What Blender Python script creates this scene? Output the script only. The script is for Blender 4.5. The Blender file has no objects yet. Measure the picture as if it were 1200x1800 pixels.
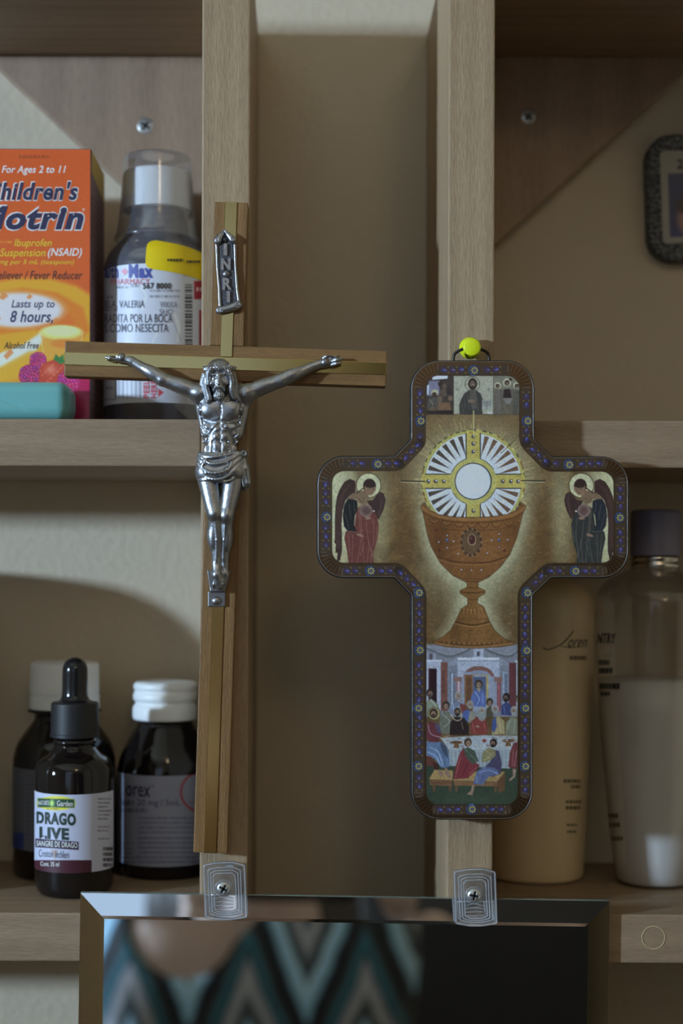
import bpy, bmesh, math, random
import numpy as np
from mathutils import Vector, Matrix

scene = bpy.context.scene
COL = scene.collection
random.seed(7)
RNG = np.random.default_rng(11)

# ------------------------------------------------------------------ camera
F, VX, VY, D, ZC, TH = 2690.0, 532.0, 1000.0, 0.625, 1.5, 0.0031
cam_d = bpy.data.cameras.new('camera')
cam = bpy.data.objects.new('camera', cam_d)
COL.objects.link(cam)
cam.location = (0, -D, ZC)
cam.rotation_euler = (math.pi / 2, -TH, 0)
cam_d.sensor_fit = 'HORIZONTAL'
cam_d.sensor_width = 24.0
cam_d.lens = F / 1200 * 24.0
cam_d.shift_x = (600 - VX) / 1200
cam_d.shift_y = (VY - 900) / 1200
cam_d.clip_start = 0.02
cam_d.dof.use_dof = True
cam_d.dof.focus_distance = 0.617
cam_d.dof.aperture_fstop = 5.2
scene.camera = cam

# ------------------------------------------------------------------ world, light, exposure
w = bpy.data.worlds.new('world')
scene.world = w
w.use_nodes = True
w.node_tree.nodes['Background'].inputs[0].default_value = (0.62, 0.78, 1.0, 1)
w.node_tree.nodes['Background'].inputs[1].default_value = 0.6

def area(name, loc, direction, sx, sy, power, color):
    l = bpy.data.lights.new(name, 'AREA')
    l.shape = 'RECTANGLE'; l.size = sx; l.size_y = sy
    l.energy = power; l.color = color
    o = bpy.data.objects.new(name, l)
    COL.objects.link(o)
    o.location = loc
    o.rotation_euler = Vector(direction).to_track_quat('-Z', 'Z').to_euler()
    return o

# daylight entering by the two windows of the room
WL, WLS = (-1.76, -1.17, 1.735), (0.44, 0.11)      # strip window in the left wall, centre and size
WR, WRS = (-0.62, -3.16, 1.92), (1.0, 0.95)        # window in the wall behind the photographer
area('daylight_left_window', (WL[0] - .06, WL[1], WL[2]), (1, 0, 0), WLS[0], WLS[1], 222, (0.56, 0.77, 1.0))
area('daylight_rear_window', (WR[0], WR[1] - .06, WR[2]), (0, 1, 0), WRS[0], WRS[1], .55, (0.40, 0.66, 1.0))

scene.view_settings.view_transform = 'Standard'
scene.view_settings.look = 'None'
scene.view_settings.gamma = 1.0
scene.view_settings.exposure = 0.0
scene.view_settings.use_curve_mapping = False

# ------------------------------------------------------------------ helpers
def P(u, v, Y):
    du, dv = u - VX, v - VY
    s = (D + Y) / F
    return Vector(((du + dv * TH) * s, Y, ZC - (dv - du * TH) * s))

def S(Y):
    return (D + Y) / F

def proj(p):
    """photo pixel of world points (n,3)"""
    p = np.asarray(p, float)
    s = F / (D + p[:, 1])
    a, b = p[:, 0] * s, (ZC - p[:, 2]) * s
    return VX + a - b * TH, VY + b + a * TH

WLOC = {}

def link(o, parent=None):
    COL.objects.link(o)
    if parent is not None:
        o.parent = parent

def mobj(name, verts, faces, mat, parent=None, smooth=False, origin=None, crease=None):
    verts = np.asarray(verts, float).reshape(-1, 3)
    c = (verts.min(0) + verts.max(0)) / 2 if origin is None else np.asarray(origin, float)
    me = bpy.data.meshes.new(name)
    v = verts - c
    if isinstance(faces, np.ndarray):
        n, k = faces.shape
        me.vertices.add(len(v)); me.vertices.foreach_set('co', v.astype(np.float32).ravel())
        me.loops.add(n * k); me.loops.foreach_set('vertex_index', faces.astype(np.int32).ravel())
        me.polygons.add(n)
        me.polygons.foreach_set('loop_start', np.arange(0, n * k, k, dtype=np.int32))
        me.update(calc_edges=True); me.validate()
    else:
        me.from_pydata([tuple(x) for x in v], [], [tuple(int(i) for i in f) for f in faces])
    if smooth:
        me.polygons.foreach_set('use_smooth', np.ones(len(me.polygons), bool))
    me.materials.append(mat)
    o = bpy.data.objects.new(name, me)
    link(o, parent)
    pl = WLOC[parent] if parent is not None else np.zeros(3)
    o.location = c - pl
    WLOC[o] = c
    if crease:
        m = o.modifiers.new('split', 'EDGE_SPLIT'); m.split_angle = math.radians(crease)
    return o

def tag(o, label=None, cat=None, group=None, kind=None):
    if label: o['label'] = label
    if cat: o['category'] = cat
    if group: o['group'] = group
    if kind: o['kind'] = kind
    return o

def thing(name, label, cat, loc, group=None):
    o = bpy.data.objects.new(name, None)
    o.empty_display_size = 0.02
    COL.objects.link(o)
    o.location = loc
    WLOC[o] = np.asarray(loc, float)
    return tag(o, label, cat, group)

def lin(c):
    c = np.asarray(c, float) / 255.0
    return np.where(c <= 0.04045, c / 12.92, ((c + 0.055) / 1.055) ** 2.4)

EV = 0.50      # how much of a surface colour the photograph shows in the room's light

def alb(r, g, b, e=EV):
    c = np.clip(lin((r, g, b)) / e, 0, 0.92)
    return (float(c[0]), float(c[1]), float(c[2]), 1)

def new_mat(name):
    m = bpy.data.materials.new(name)
    m.use_nodes = True
    nt = m.node_tree
    return m, nt, nt.nodes['Principled BSDF']

def mat(name, color, rough=0.5, metal=0.0, bump=0.0, bscale=400.0, coat=0.0, vary=0.0, vscale=60.0, spec=0.5):
    m, nt, b = new_mat(name)
    b.inputs['Base Color'].default_value = color
    b.inputs['Roughness'].default_value = rough
    b.inputs['Metallic'].default_value = metal
    b.inputs['Specular IOR Level'].default_value = spec
    b.inputs['Coat Weight'].default_value = coat
    tc = nt.nodes.new('ShaderNodeTexCoord')
    if vary:
        n = nt.nodes.new('ShaderNodeTexNoise'); n.inputs['Scale'].default_value = vscale; n.inputs['Detail'].default_value = 4
        nt.links.new(tc.outputs['Object'], n.inputs['Vector'])
        mx = nt.nodes.new('ShaderNodeMix'); mx.data_type = 'RGBA'
        mx.inputs[6].default_value = color
        mx.inputs[7].default_value = tuple(max(0, c * (1 - vary)) for c in color[:3]) + (1,)
        nt.links.new(n.outputs['Fac'], mx.inputs[0])
        nt.links.new(mx.outputs[2], b.inputs['Base Color'])
    if bump:
        n = nt.nodes.new('ShaderNodeTexNoise'); n.inputs['Scale'].default_value = bscale; n.inputs['Detail'].default_value = 3
        nt.links.new(tc.outputs['Object'], n.inputs['Vector'])
        bp = nt.nodes.new('ShaderNodeBump'); bp.inputs['Strength'].default_value = bump; bp.inputs['Distance'].default_value = 0.001
        nt.links.new(n.outputs['Fac'], bp.inputs['Height'])
        nt.links.new(bp.outputs[0], b.inputs['Normal'])
    return m

def wood(name, c1, c2, axis='z', fine=1.0, rough=0.55, rings=90.0, bump=0.25):
    """maple / walnut with grain running along the given axis"""
    m, nt, b = new_mat(name)
    tc = nt.nodes.new('ShaderNodeTexCoord')
    mp = nt.nodes.new('ShaderNodeMapping')
    lo, hi = 0.06, 1.0
    sc = {'x': (lo, hi, hi), 'y': (hi, lo, hi), 'z': (hi, hi, lo)}[axis]
    mp.inputs['Scale'].default_value = sc
    nt.links.new(tc.outputs['Object'], mp.inputs['Vector'])
    n1 = nt.nodes.new('ShaderNodeTexNoise'); n1.inputs['Scale'].default_value = rings; n1.inputs['Detail'].default_value = 3
    n1.inputs['Distortion'].default_value = 0.6
    nt.links.new(mp.outputs[0], n1.inputs['Vector'])
    n2 = nt.nodes.new('ShaderNodeTexNoise'); n2.inputs['Scale'].default_value = 1500 * fine; n2.inputs['Detail'].default_value = 2
    nt.links.new(mp.outputs[0], n2.inputs['Vector'])
    mp2 = nt.nodes.new('ShaderNodeMapping')
    mp2.inputs['Scale'].default_value = tuple(0.22 if s == lo else 1.0 for s in sc)
    nt.links.new(tc.outputs['Object'], mp2.inputs['Vector'])
    n3 = nt.nodes.new('ShaderNodeTexNoise'); n3.inputs['Scale'].default_value = 1300 * fine; n3.inputs['Detail'].default_value = 2
    nt.links.new(mp2.outputs[0], n3.inputs['Vector'])
    wv = nt.nodes.new('ShaderNodeTexWave'); wv.wave_type = 'BANDS'
    wv.bands_direction = 'Y' if axis == 'x' else 'X'
    wv.inputs['Scale'].default_value = rings * 0.55; wv.inputs['Distortion'].default_value = 5.0
    wv.inputs['Detail'].default_value = 2; wv.inputs['Detail Scale'].default_value = 0.7
    mp3 = nt.nodes.new('ShaderNodeMapping')
    mp3.inputs['Scale'].default_value = tuple(0.12 if s == lo else 1.0 for s in sc)
    if axis == 'x': mp3.inputs['Rotation'].default_value = (math.radians(38), 0, 0)
    nt.links.new(tc.outputs['Object'], mp3.inputs['Vector'])
    nt.links.new(mp3.outputs[0], wv.inputs['Vector'])
    def mul(a, f):
        x = nt.nodes.new('ShaderNodeMath'); x.operation = 'MULTIPLY'; nt.links.new(a, x.inputs[0]); x.inputs[1].default_value = f; return x.outputs[0]
    def add(a, c):
        x = nt.nodes.new('ShaderNodeMath'); x.operation = 'ADD'; nt.links.new(a, x.inputs[0]); nt.links.new(c, x.inputs[1]); return x.outputs[0]
    s = add(add(mul(n1.outputs['Fac'], 0.45), mul(n2.outputs['Fac'], 0.28)), add(mul(n3.outputs['Fac'], 0.35), mul(wv.outputs['Fac'], 0.10)))
    rp = nt.nodes.new('ShaderNodeValToRGB')
    rp.color_ramp.elements[0].position = 0.30; rp.color_ramp.elements[0].color = c2
    rp.color_ramp.elements[1].position = 0.85; rp.color_ramp.elements[1].color = c1
    nt.links.new(s, rp.inputs[0])
    nt.links.new(rp.outputs[0], b.inputs['Base Color'])
    b.inputs['Roughness'].default_value = rough
    bp = nt.nodes.new('ShaderNodeBump'); bp.inputs['Strength'].default_value = bump; bp.inputs['Distance'].default_value = 0.0006
    nt.links.new(add(mul(n2.outputs['Fac'], .5), n3.outputs['Fac']), bp.inputs['Height'])
    nt.links.new(bp.outputs[0], b.inputs['Normal'])
    return m

def clear_mat(name, tint=(0.93, 0.94, 0.95), gloss_rough=0.08, body=0.06, body_col=(0.7, 0.72, 0.78, 1), gl=0.12, fk=.55):
    """thin clear plastic: lets light through, with a gloss and a little haze of its own"""
    m = bpy.data.materials.new(name); m.use_nodes = True
    nt = m.node_tree; nt.nodes.clear()
    out = nt.nodes.new('ShaderNodeOutputMaterial')
    tr = nt.nodes.new('ShaderNodeBsdfTransparent'); tr.inputs[0].default_value = tint + (1,)
    df = nt.nodes.new('ShaderNodeBsdfDiffuse'); df.inputs[0].default_value = body_col
    gs = nt.nodes.new('ShaderNodeBsdfGlossy'); gs.inputs['Roughness'].default_value = gloss_rough
    m1 = nt.nodes.new('ShaderNodeMixShader'); m1.inputs[0].default_value = body
    nt.links.new(tr.outputs[0], m1.inputs[1]); nt.links.new(df.outputs[0], m1.inputs[2])
    fr = nt.nodes.new('ShaderNodeLayerWeight'); fr.inputs[0].default_value = 0.35
    mm = nt.nodes.new('ShaderNodeMath'); mm.operation = 'MULTIPLY_ADD'
    nt.links.new(fr.outputs['Facing'], mm.inputs[0]); mm.inputs[1].default_value = fk; mm.inputs[2].default_value = gl * .35
    m2 = nt.nodes.new('ShaderNodeMixShader')
    nt.links.new(mm.outputs[0], m2.inputs[0]); nt.links.new(m1.outputs[0], m2.inputs[1]); nt.links.new(gs.outputs[0], m2.inputs[2])
    nt.links.new(m2.outputs[0], out.inputs[0])
    return m

def paint_mat(name, rough=0.4, spec=0.5, coat=0.0, metal_attr=False):
    """flat print: colour carried by the surface's own print attribute, fine paper noise on top"""
    m, nt, b = new_mat(name)
    a = nt.nodes.new('ShaderNodeAttribute'); a.attribute_name = 'print'
    nt.links.new(a.outputs['Color'], b.inputs['Base Color'])
    if metal_attr:
        a2 = nt.nodes.new('ShaderNodeAttribute'); a2.attribute_name = 'foil'
        nt.links.new(a2.outputs['Fac'], b.inputs['Metallic'])
    b.inputs['Roughness'].default_value = rough
    b.inputs['Specular IOR Level'].default_value = spec
    b.inputs['Coat Weight'].default_value = coat
    return m

# ---- solid builders
def box(x0, x1, y0, y1, z0, z1, bev=0.0):
    if bev <= 0:
        v = [(x, y, z) for x in (x0, x1) for y in (y0, y1) for z in (z0, z1)]
        f = [(0, 1, 3, 2), (4, 6, 7, 5), (0, 4, 5, 1), (2, 3, 7, 6), (0, 2, 6, 4), (1, 5, 7, 3)]
        return np.array(v), f
    bm = bmesh.new()
    v, f = box(x0, x1, y0, y1, z0, z1)
    vs = [bm.verts.new(p) for p in v]
    for q in f: bm.faces.new([vs[i] for i in q])
    bmesh.ops.recalc_face_normals(bm, faces=bm.faces)
    bmesh.ops.bevel(bm, geom=list(bm.edges), offset=bev, segments=2, profile=0.6, affect='EDGES')
    return take(bm)

def take(bm):
    bm.verts.index_update()
    v = np.array([p.co[:] for p in bm.verts])
    f = [[p.index for p in q.verts] for q in bm.faces]
    bm.free()
    return v, f

def rot_about(v, c, axis, ang):
    R = np.array(Matrix.Rotation(ang, 3, axis))
    return (np.asarray(v) - c) @ R.T + c

def extrude_outline(pts, Y0, Y1, bev=0.0, inset=None):
    """outline given as (n,2) world X,Z ; front face at Y0 (towards the camera), back at Y1"""
    pts = np.asarray(pts, float); n = len(pts)
    if area2(pts) < 0: pts = pts[::-1]
    rings = []
    if bev > 0:
        rings.append((inset_poly(pts, bev), Y0))
        rings.append((pts, Y0 + bev))
    else:
        rings.append((pts, Y0))
    rings.append((pts, Y1))
    v = []
    for q, y in rings: v += [(a, y, b) for a, b in q]
    f = []
    for r in range(len(rings) - 1):
        for i in range(n):
            j = (i + 1) % n
            f.append((r * n + i, (r + 1) * n + i, (r + 1) * n + j, r * n + j))
    f.append(tuple(range(n)))
    f.append(tuple(range((len(rings) - 1) * n, len(rings) * n))[::-1])
    return np.array(v), f

def area2(p):
    x, y = p[:, 0], p[:, 1]
    return float(np.sum(x * np.roll(y, -1) - np.roll(x, -1) * y))

def inset_poly(p, d):
    e = np.roll(p, -1, 0) - p
    n = np.stack([-e[:, 1], e[:, 0]], 1); n /= np.linalg.norm(n, axis=1)[:, None] + 1e-12
    m = n + np.roll(n, 1, 0)
    m /= (np.sum(m * m, 1) / 2)[:, None] + 1e-9
    return p + m * d

def round_poly(pts, rad, seg=8):
    """pts (n,2); rad list of corner radii"""
    pts = np.asarray(pts, float); n = len(pts); out = []
    for i in range(n):
        p = pts[i]; a = pts[i - 1] - p; b = pts[(i + 1) % n] - p
        r = rad[i]
        if r <= 0: out.append(p); continue
        a /= np.linalg.norm(a); b /= np.linalg.norm(b)
        ang = math.acos(np.clip(a @ b, -1, 1)); t = r / math.tan(ang / 2)
        A, B = p + a * t, p + b * t
        cdir = (a + b) / np.linalg.norm(a + b); c = p + cdir * r / math.sin(ang / 2)
        a0 = math.atan2(*(A - c)[::-1]); a1 = math.atan2(*(B - c)[::-1])
        dd = (a1 - a0 + math.pi) % (2 * math.pi) - math.pi
        for k in range(seg + 1):
            q = a0 + dd * k / seg
            out.append(c + r * np.array([math.cos(q), math.sin(q)]))
    return np.array(out)

def lathe(cx, cy, prof, seg=64, flute=0, fdepth=0.0, frange=None, close=True):
    """prof list of (z, r) in metres from top to bottom, revolve about the vertical axis"""
    n = len(prof); v = []
    for z, r in prof:
        for k in range(seg):
            a = 2 * math.pi * k / seg
            rr = r
            if flute and frange and frange[0] <= z <= frange[1]:
                rr = r - fdepth * (0.5 + 0.5 * math.cos(a * flute))
            v.append((cx + rr * math.cos(a), cy + rr * math.sin(a), z))
    f = []
    for i in range(n - 1):
        for k in range(seg):
            j = (k + 1) % seg
            f.append((i * seg + k, (i + 1) * seg + k, (i + 1) * seg + j, i * seg + j))
    if close:
        f.append(tuple(range(seg)))
        f.append(tuple(range((n - 1) * seg, n * seg))[::-1])
    return np.array(v), f

def tube(path, rad, seg=8, caps=True):
    path = [Vector(p) for p in path]; n = len(path); v = []; f = []
    rads = rad if hasattr(rad, '__len__') else [rad] * n
    prev = None
    for i, p in enumerate(path):
        t = (path[min(i + 1, n - 1)] - path[max(i - 1, 0)]).normalized()
        if prev is None:
            a = t.orthogonal().normalized()
        else:
            a = (prev - t * prev.dot(t)).normalized()
        prev = a
        b = t.cross(a)
        for k in range(seg):
            q = 2 * math.pi * k / seg
            v.append(p + (a * math.cos(q) + b * math.sin(q)) * rads[i])
    for i in range(n - 1):
        for k in range(seg):
            j = (k + 1) % seg
            f.append((i * seg + k, i * seg + j, (i + 1) * seg + j, (i + 1) * seg + k))
    if caps:
        f.append(tuple(range(seg))[::-1]); f.append(tuple(range((n - 1) * seg, n * seg)))
    return np.array([x[:] for x in v]), f

def join(*parts):
    v = []; f = []; o = 0
    for a, b in parts:
        a = np.asarray(a); v.append(a); f += [tuple(i + o for i in q) for q in b]; o += len(a)
    return np.concatenate(v), f

def smooth_path(pts, n=8):
    pts = [np.asarray(p, float) for p in pts]; out = []
    for i in range(len(pts) - 1):
        p0, p1, p2, p3 = pts[max(i - 1, 0)], pts[i], pts[i + 1], pts[min(i + 2, len(pts) - 1)]
        for k in range(n):
            t = k / n
            out.append(0.5 * ((2 * p1) + (-p0 + p2) * t + (2 * p0 - 5 * p1 + 4 * p2 - p3) * t * t + (-p0 + 3 * p1 - 3 * p2 + p3) * t ** 3))
    out.append(pts[-1])
    return out

# ------------------------------------------------------------------ implicit solids (smooth unions on a grid, meshed by surface nets)
class Solid:
    def __init__(s, lo, hi, h):
        s.lo = np.array(lo, float); s.h = h
        s.n = np.ceil((np.array(hi) - s.lo) / h).astype(int) + 1
        s.d = np.full(s.n, 1e3, np.float32)
    def _sub(s, lo, hi):
        a = np.clip(np.floor((np.array(lo) - s.lo) / s.h).astype(int), 0, s.n - 1)
        b = np.clip(np.ceil((np.array(hi) - s.lo) / s.h).astype(int) + 1, a + 1, s.n)
        ax = [(s.lo[i] + s.h * np.arange(a[i], b[i])).astype(np.float32) for i in range(3)]
        return tuple(slice(a[i], b[i]) for i in range(3)), np.meshgrid(*ax, indexing='ij', sparse=True)
    def _put(s, sl, f, k, cut):
        d = s.d[sl]
        if cut:
            f = -f
            if k > 0:
                h = np.maximum(k - np.abs(d - f), 0) / k
                s.d[sl] = np.maximum(d, f) + h * h * k / 4
            else: s.d[sl] = np.maximum(d, f)
        else:
            if k > 0:
                h = np.maximum(k - np.abs(d - f), 0) / k
                s.d[sl] = np.minimum(d, f) - h * h * k / 4
            else: s.d[sl] = np.minimum(d, f)
    def cap(s, a, b, ra, rb=None, k=0.0, cut=False, sq=None):
        rb = ra if rb is None else rb
        a = np.array(a, float); b = np.array(b, float); R = max(ra, rb); m = R + k + 3 * s.h
        if sq is not None: m = R * max(1, 1 / min(sq)) + k + 3 * s.h
        sl, (X, Y, Z) = s._sub(np.minimum(a, b) - m, np.maximum(a, b) + m)
        ab = b - a; L = max(ab @ ab, 1e-12)
        t = np.clip(((X - a[0]) * ab[0] + (Y - a[1]) * ab[1] + (Z - a[2]) * ab[2]) / L, 0, 1)
        q = sq or (1, 1, 1)
        f = np.sqrt(((X - a[0] - t * ab[0]) * q[0]) ** 2 + ((Y - a[1] - t * ab[1]) * q[1]) ** 2 + ((Z - a[2] - t * ab[2]) * q[2]) ** 2) - (ra + (rb - ra) * t)
        s._put(sl, f.astype(np.float32), k, cut)
    def path(s, pts, r, k=0.0, cut=False):
        rs = r if hasattr(r, '__len__') else [r] * len(pts)
        for i in range(len(pts) - 1): s.cap(pts[i], pts[i + 1], rs[i], rs[i + 1], k, cut)
    def ell(s, c, r, k=0.0, cut=False, rot=0.0, rax=1):
        """ellipsoid, turned by rot about axis rax"""
        c = np.array(c, float); r = np.array(r, float); m = r.max() + k + 3 * s.h
        sl, (X, Y, Z) = s._sub(c - m, c + m)
        q = [X - c[0], Y - c[1], Z - c[2]]
        if rot:
            i, j = [(1, 2), (2, 0), (0, 1)][rax]
            cs, sn = math.cos(rot), math.sin(rot)
            q[i], q[j] = q[i] * cs + q[j] * sn, -q[i] * sn + q[j] * cs
        k0 = np.sqrt((q[0] / r[0]) ** 2 + (q[1] / r[1]) ** 2 + (q[2] / r[2]) ** 2)
        k1 = np.sqrt((q[0] / r[0] ** 2) ** 2 + (q[1] / r[1] ** 2) ** 2 + (q[2] / r[2] ** 2) ** 2)
        f = k0 * (k0 - 1) / np.maximum(k1, 1e-9)
        s._put(sl, f.astype(np.float32), k, cut)
    def rbox(s, c, half, r, k=0.0, cut=False):
        c = np.array(c, float); half = np.array(half, float); m = half + k + 3 * s.h
        sl, (X, Y, Z) = s._sub(c - m, c + m)
        qx, qy, qz = np.abs(X - c[0]) - half[0] + r, np.abs(Y - c[1]) - half[1] + r, np.abs(Z - c[2]) - half[2] + r
        f = np.sqrt(np.maximum(qx, 0) ** 2 + np.maximum(qy, 0) ** 2 + np.maximum(qz, 0) ** 2) + np.minimum(np.maximum(np.maximum(qx, qy), qz), 0) - r
        s._put(sl, np.asarray(f, np.float32), k, cut)
    def top(s, u, v):
        """height of the surface nearest the viewer over (u, v)"""
        i = int(round((u - s.lo[0]) / s.h)); j = int(round((v - s.lo[1]) / s.h))
        q = np.where(s.d[i, j] < 0)[0]
        return s.lo[2] + s.h * q[-1] if len(q) else 0.0
    def groove(s, pts, r, depth, k=1.5):
        p = smooth_path(pts, 4); s.path([(a[0], a[1], s.top(a[0], a[1]) + r - depth) for a in p], r, k, True)
    def ridge(s, pts, r, h, k=1.5):
        p = smooth_path(pts, 4); s.path([(a[0], a[1], s.top(a[0], a[1]) - r + h) for a in p], r, k)
    def bump(s, u, v, rx, ry, h, k=2.5, rot=0.0):
        rz = max(h * 1.6, 4.0); s.ell((u, v, s.top(u, v) - rz + h), (rx, ry, rz), k, False, rot, 2)
    def mesh(s):
        d = s.d; n = s.n
        ins = d < 0
        m = np.zeros(n - 1, np.uint8)
        for i in (0, 1):
            for j in (0, 1):
                for k in (0, 1):
                    m += ins[i:n[0] - 1 + i, j:n[1] - 1 + j, k:n[2] - 1 + k]
        act = (m > 0) & (m < 8)
        idx = np.argwhere(act)
        vid = np.full(n - 1, -1, np.int32); vid[act] = np.arange(len(idx))
        acc = np.zeros((len(idx), 3)); cnt = np.zeros(len(idx))
        I, J, K = idx.T
        for ax in range(3):
            o1, o2 = [(1, 2), (0, 2), (0, 1)][ax]
            for e1 in (0, 1):
                for e2 in (0, 1):
                    off = [0, 0, 0]; off[o1] = e1; off[o2] = e2
                    a = d[I + off[0], J + off[1], K + off[2]]
                    off2 = list(off); off2[ax] = 1
                    b = d[I + off2[0], J + off2[1], K + off2[2]]
                    cr = (a < 0) != (b < 0)
                    t = np.where(cr, a / np.where(cr, a - b, 1), 0)
                    p = np.stack([np.full(len(I), float(off[q])) for q in range(3)], 1)
                    p[:, ax] = t
                    acc[cr] += p[cr]; cnt[cr] += 1
        v = s.lo + s.h * (idx + acc / np.maximum(cnt, 1)[:, None])
        faces = []
        for ax in range(3):
            sl0 = [slice(None)] * 3; sl1 = [slice(None)] * 3
            sl0[ax] = slice(0, n[ax] - 1); sl1[ax] = slice(1, n[ax])
            A, B = ins[tuple(sl0)], ins[tuple(sl1)]
            e = np.argwhere(A != B)
            o1, o2 = [(1, 2), (2, 0), (0, 1)][ax]
            ok = (e[:, o1] > 0) & (e[:, o1] < n[o1] - 1) & (e[:, o2] > 0) & (e[:, o2] < n[o2] - 1)
            e = e[ok]
            flip = B[tuple(e.T)]
            q = []
            for da, db in ((-1, -1), (0, -1), (0, 0), (-1, 0)):
                c = e.copy(); c[:, o1] += da; c[:, o2] += db
                q.append(vid[tuple(c.T)])
            q = np.stack(q, 1)
            q[flip] = q[flip][:, ::-1]
            faces.append(q)
        return v, np.concatenate(faces)

# ------------------------------------------------------------------ painting of flat print, in the photograph's own sizes
class Canvas:
    def __init__(s, x0, y0, x1, y1, ppp=1.0, base=(128, 128, 128)):
        s.x0, s.y0, s.ppp = x0, y0, ppp
        s.W = int(round((x1 - x0) * ppp)) + 1; s.H = int(round((y1 - y0) * ppp)) + 1
        s.img = np.empty((s.H, s.W, 3)); s.img[:] = base
        s.clip = None
    def _sub(s, xa, ya, xb, yb):
        i0 = int(np.clip(math.floor((xa - s.x0) * s.ppp), 0, s.W)); i1 = int(np.clip(math.ceil((xb - s.x0) * s.ppp) + 1, i0, s.W))
        j0 = int(np.clip(math.floor((ya - s.y0) * s.ppp), 0, s.H)); j1 = int(np.clip(math.ceil((yb - s.y0) * s.ppp) + 1, j0, s.H))
        X = s.x0 + np.arange(i0, i1)[None, :] / s.ppp; Y = s.y0 + np.arange(j0, j1)[:, None] / s.ppp
        return (slice(j0, j1), slice(i0, i1)), X, Y
    def mix(s, sl, m, col):
        if m.size == 0: return
        if s.clip is not None: m = m * s.clip[sl]
        m = np.clip(m, 0, 1)[..., None]
        s.img[sl] = s.img[sl] * (1 - m) + np.asarray(col, float) * m
    def poly(s, pts, col, a=1.0, f=1.2):
        p = np.asarray(pts, float); mg = f + 1
        sl, X, Y = s._sub(p[:, 0].min() - mg, p[:, 1].min() - mg, p[:, 0].max() + mg, p[:, 1].max() + mg)
        s.mix(sl, np.clip(0.5 - polysdf(p, X, Y) / f, 0, 1) * a, col)
    def ell(s, cx, cy, rx, ry, col, a=1.0, f=1.2, rot=0.0):
        R = max(rx, ry) + f + 1
        sl, X, Y = s._sub(cx - R, cy - R, cx + R, cy + R)
        c, n = math.cos(rot), math.sin(rot)
        q, r = (X - cx) * c + (Y - cy) * n, -(X - cx) * n + (Y - cy) * c
        k = np.sqrt((q / rx) ** 2 + (r / ry) ** 2)
        d = (k - 1) * min(rx, ry)
        s.mix(sl, np.clip(0.5 - d / f, 0, 1) * a, col)
    def glow(s, cx, cy, rx, ry, col, a=1.0, p=2.0):
        sl, X, Y = s._sub(cx - 3 * rx, cy - 3 * ry, cx + 3 * rx, cy + 3 * ry)
        k = ((X - cx) / rx) ** 2 + ((Y - cy) / ry) ** 2
        s.mix(sl, a * np.exp(-k ** (p / 2)), col)
    def line(s, pts, w, col, a=1.0, f=1.0):
        p = [np.asarray(q, float) for q in pts]; mg = w + f + 1
        xs = [q[0] for q in p]; ys = [q[1] for q in p]
        sl, X, Y = s._sub(min(xs) - mg, min(ys) - mg, max(xs) + mg, max(ys) + mg)
        d = None
        for q, r in zip(p[:-1], p[1:]):
            e = r - q; L = max(e @ e, 1e-9)
            t = np.clip(((X - q[0]) * e[0] + (Y - q[1]) * e[1]) / L, 0, 1)
            g = np.sqrt((X - q[0] - t * e[0]) ** 2 + (Y - q[1] - t * e[1]) ** 2)
            d = g if d is None else np.minimum(d, g)
        s.mix(sl, np.clip(0.5 - (d - w / 2) / f, 0, 1) * a, col)
    def curve(s, pts, w, col, a=1.0, f=1.0):
        s.line(smooth_path(pts, 5), w, col, a, f)
    def ring(s, cx, cy, r, w, col, a=1.0, a0=0, a1=360):
        n = max(8, int(abs(a1 - a0) / 10))
        s.line([(cx + r * math.cos(math.radians(t)), cy + r * math.sin(math.radians(t))) for t in np.linspace(a0, a1, n)], w, col, a)
    def noise(s, amp, cell=2.0, mask=None, seed=1):
        r = np.random.default_rng(seed)
        h, w_ = int(s.H / (cell * s.ppp)) + 3, int(s.W / (cell * s.ppp)) + 3
        g = r.normal(size=(h, w_))
        yy = np.arange(s.H) / (cell * s.ppp); xx = np.arange(s.W) / (cell * s.ppp)
        y0 = yy.astype(int); x0 = xx.astype(int); fy = (yy - y0)[:, None]; fx = (xx - x0)[None, :]
        q = (g[np.ix_(y0, x0)] * (1 - fy) * (1 - fx) + g[np.ix_(y0 + 1, x0)] * fy * (1 - fx) + g[np.ix_(y0, x0 + 1)] * (1 - fy) * fx + g[np.ix_(y0 + 1, x0 + 1)] * fy * fx)
        m = 1.0 + amp * q
        if mask is not None: m = 1 + (m - 1) * mask
        s.img *= np.clip(m, 0.3, 1.8)[..., None]
    def sample(s, u, v):
        x = np.clip((np.asarray(u) - s.x0) * s.ppp, 0, s.W - 1.001); y = np.clip((np.asarray(v) - s.y0) * s.ppp, 0, s.H - 1.001)
        i, j = x.astype(int), y.astype(int); fx, fy = (x - i)[:, None], (y - j)[:, None]
        g = s.img
        return g[j, i] * (1 - fx) * (1 - fy) + g[j, i + 1] * fx * (1 - fy) + g[j + 1, i] * (1 - fx) * fy + g[j + 1, i + 1] * fx * fy

def polysdf(p, X, Y):
    n = len(p); d = None; ins = np.zeros(np.broadcast(X, Y).shape, bool)
    for i in range(n):
        a, b = p[i], p[(i + 1) % n]
        e = b - a; L = max(e @ e, 1e-12)
        t = np.clip(((X - a[0]) * e[0] + (Y - a[1]) * e[1]) / L, 0, 1)
        g = (X - a[0] - t * e[0]) ** 2 + (Y - a[1] - t * e[1]) ** 2
        d = g if d is None else np.minimum(d, g)
        if a[1] != b[1]:
            c = ((a[1] > Y) != (b[1] > Y)) & (X < (b[0] - a[0]) * (Y - a[1]) / (b[1] - a[1]) + a[0])
            ins ^= c
    d = np.sqrt(d)
    return np.where(ins, -d, d)

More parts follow.
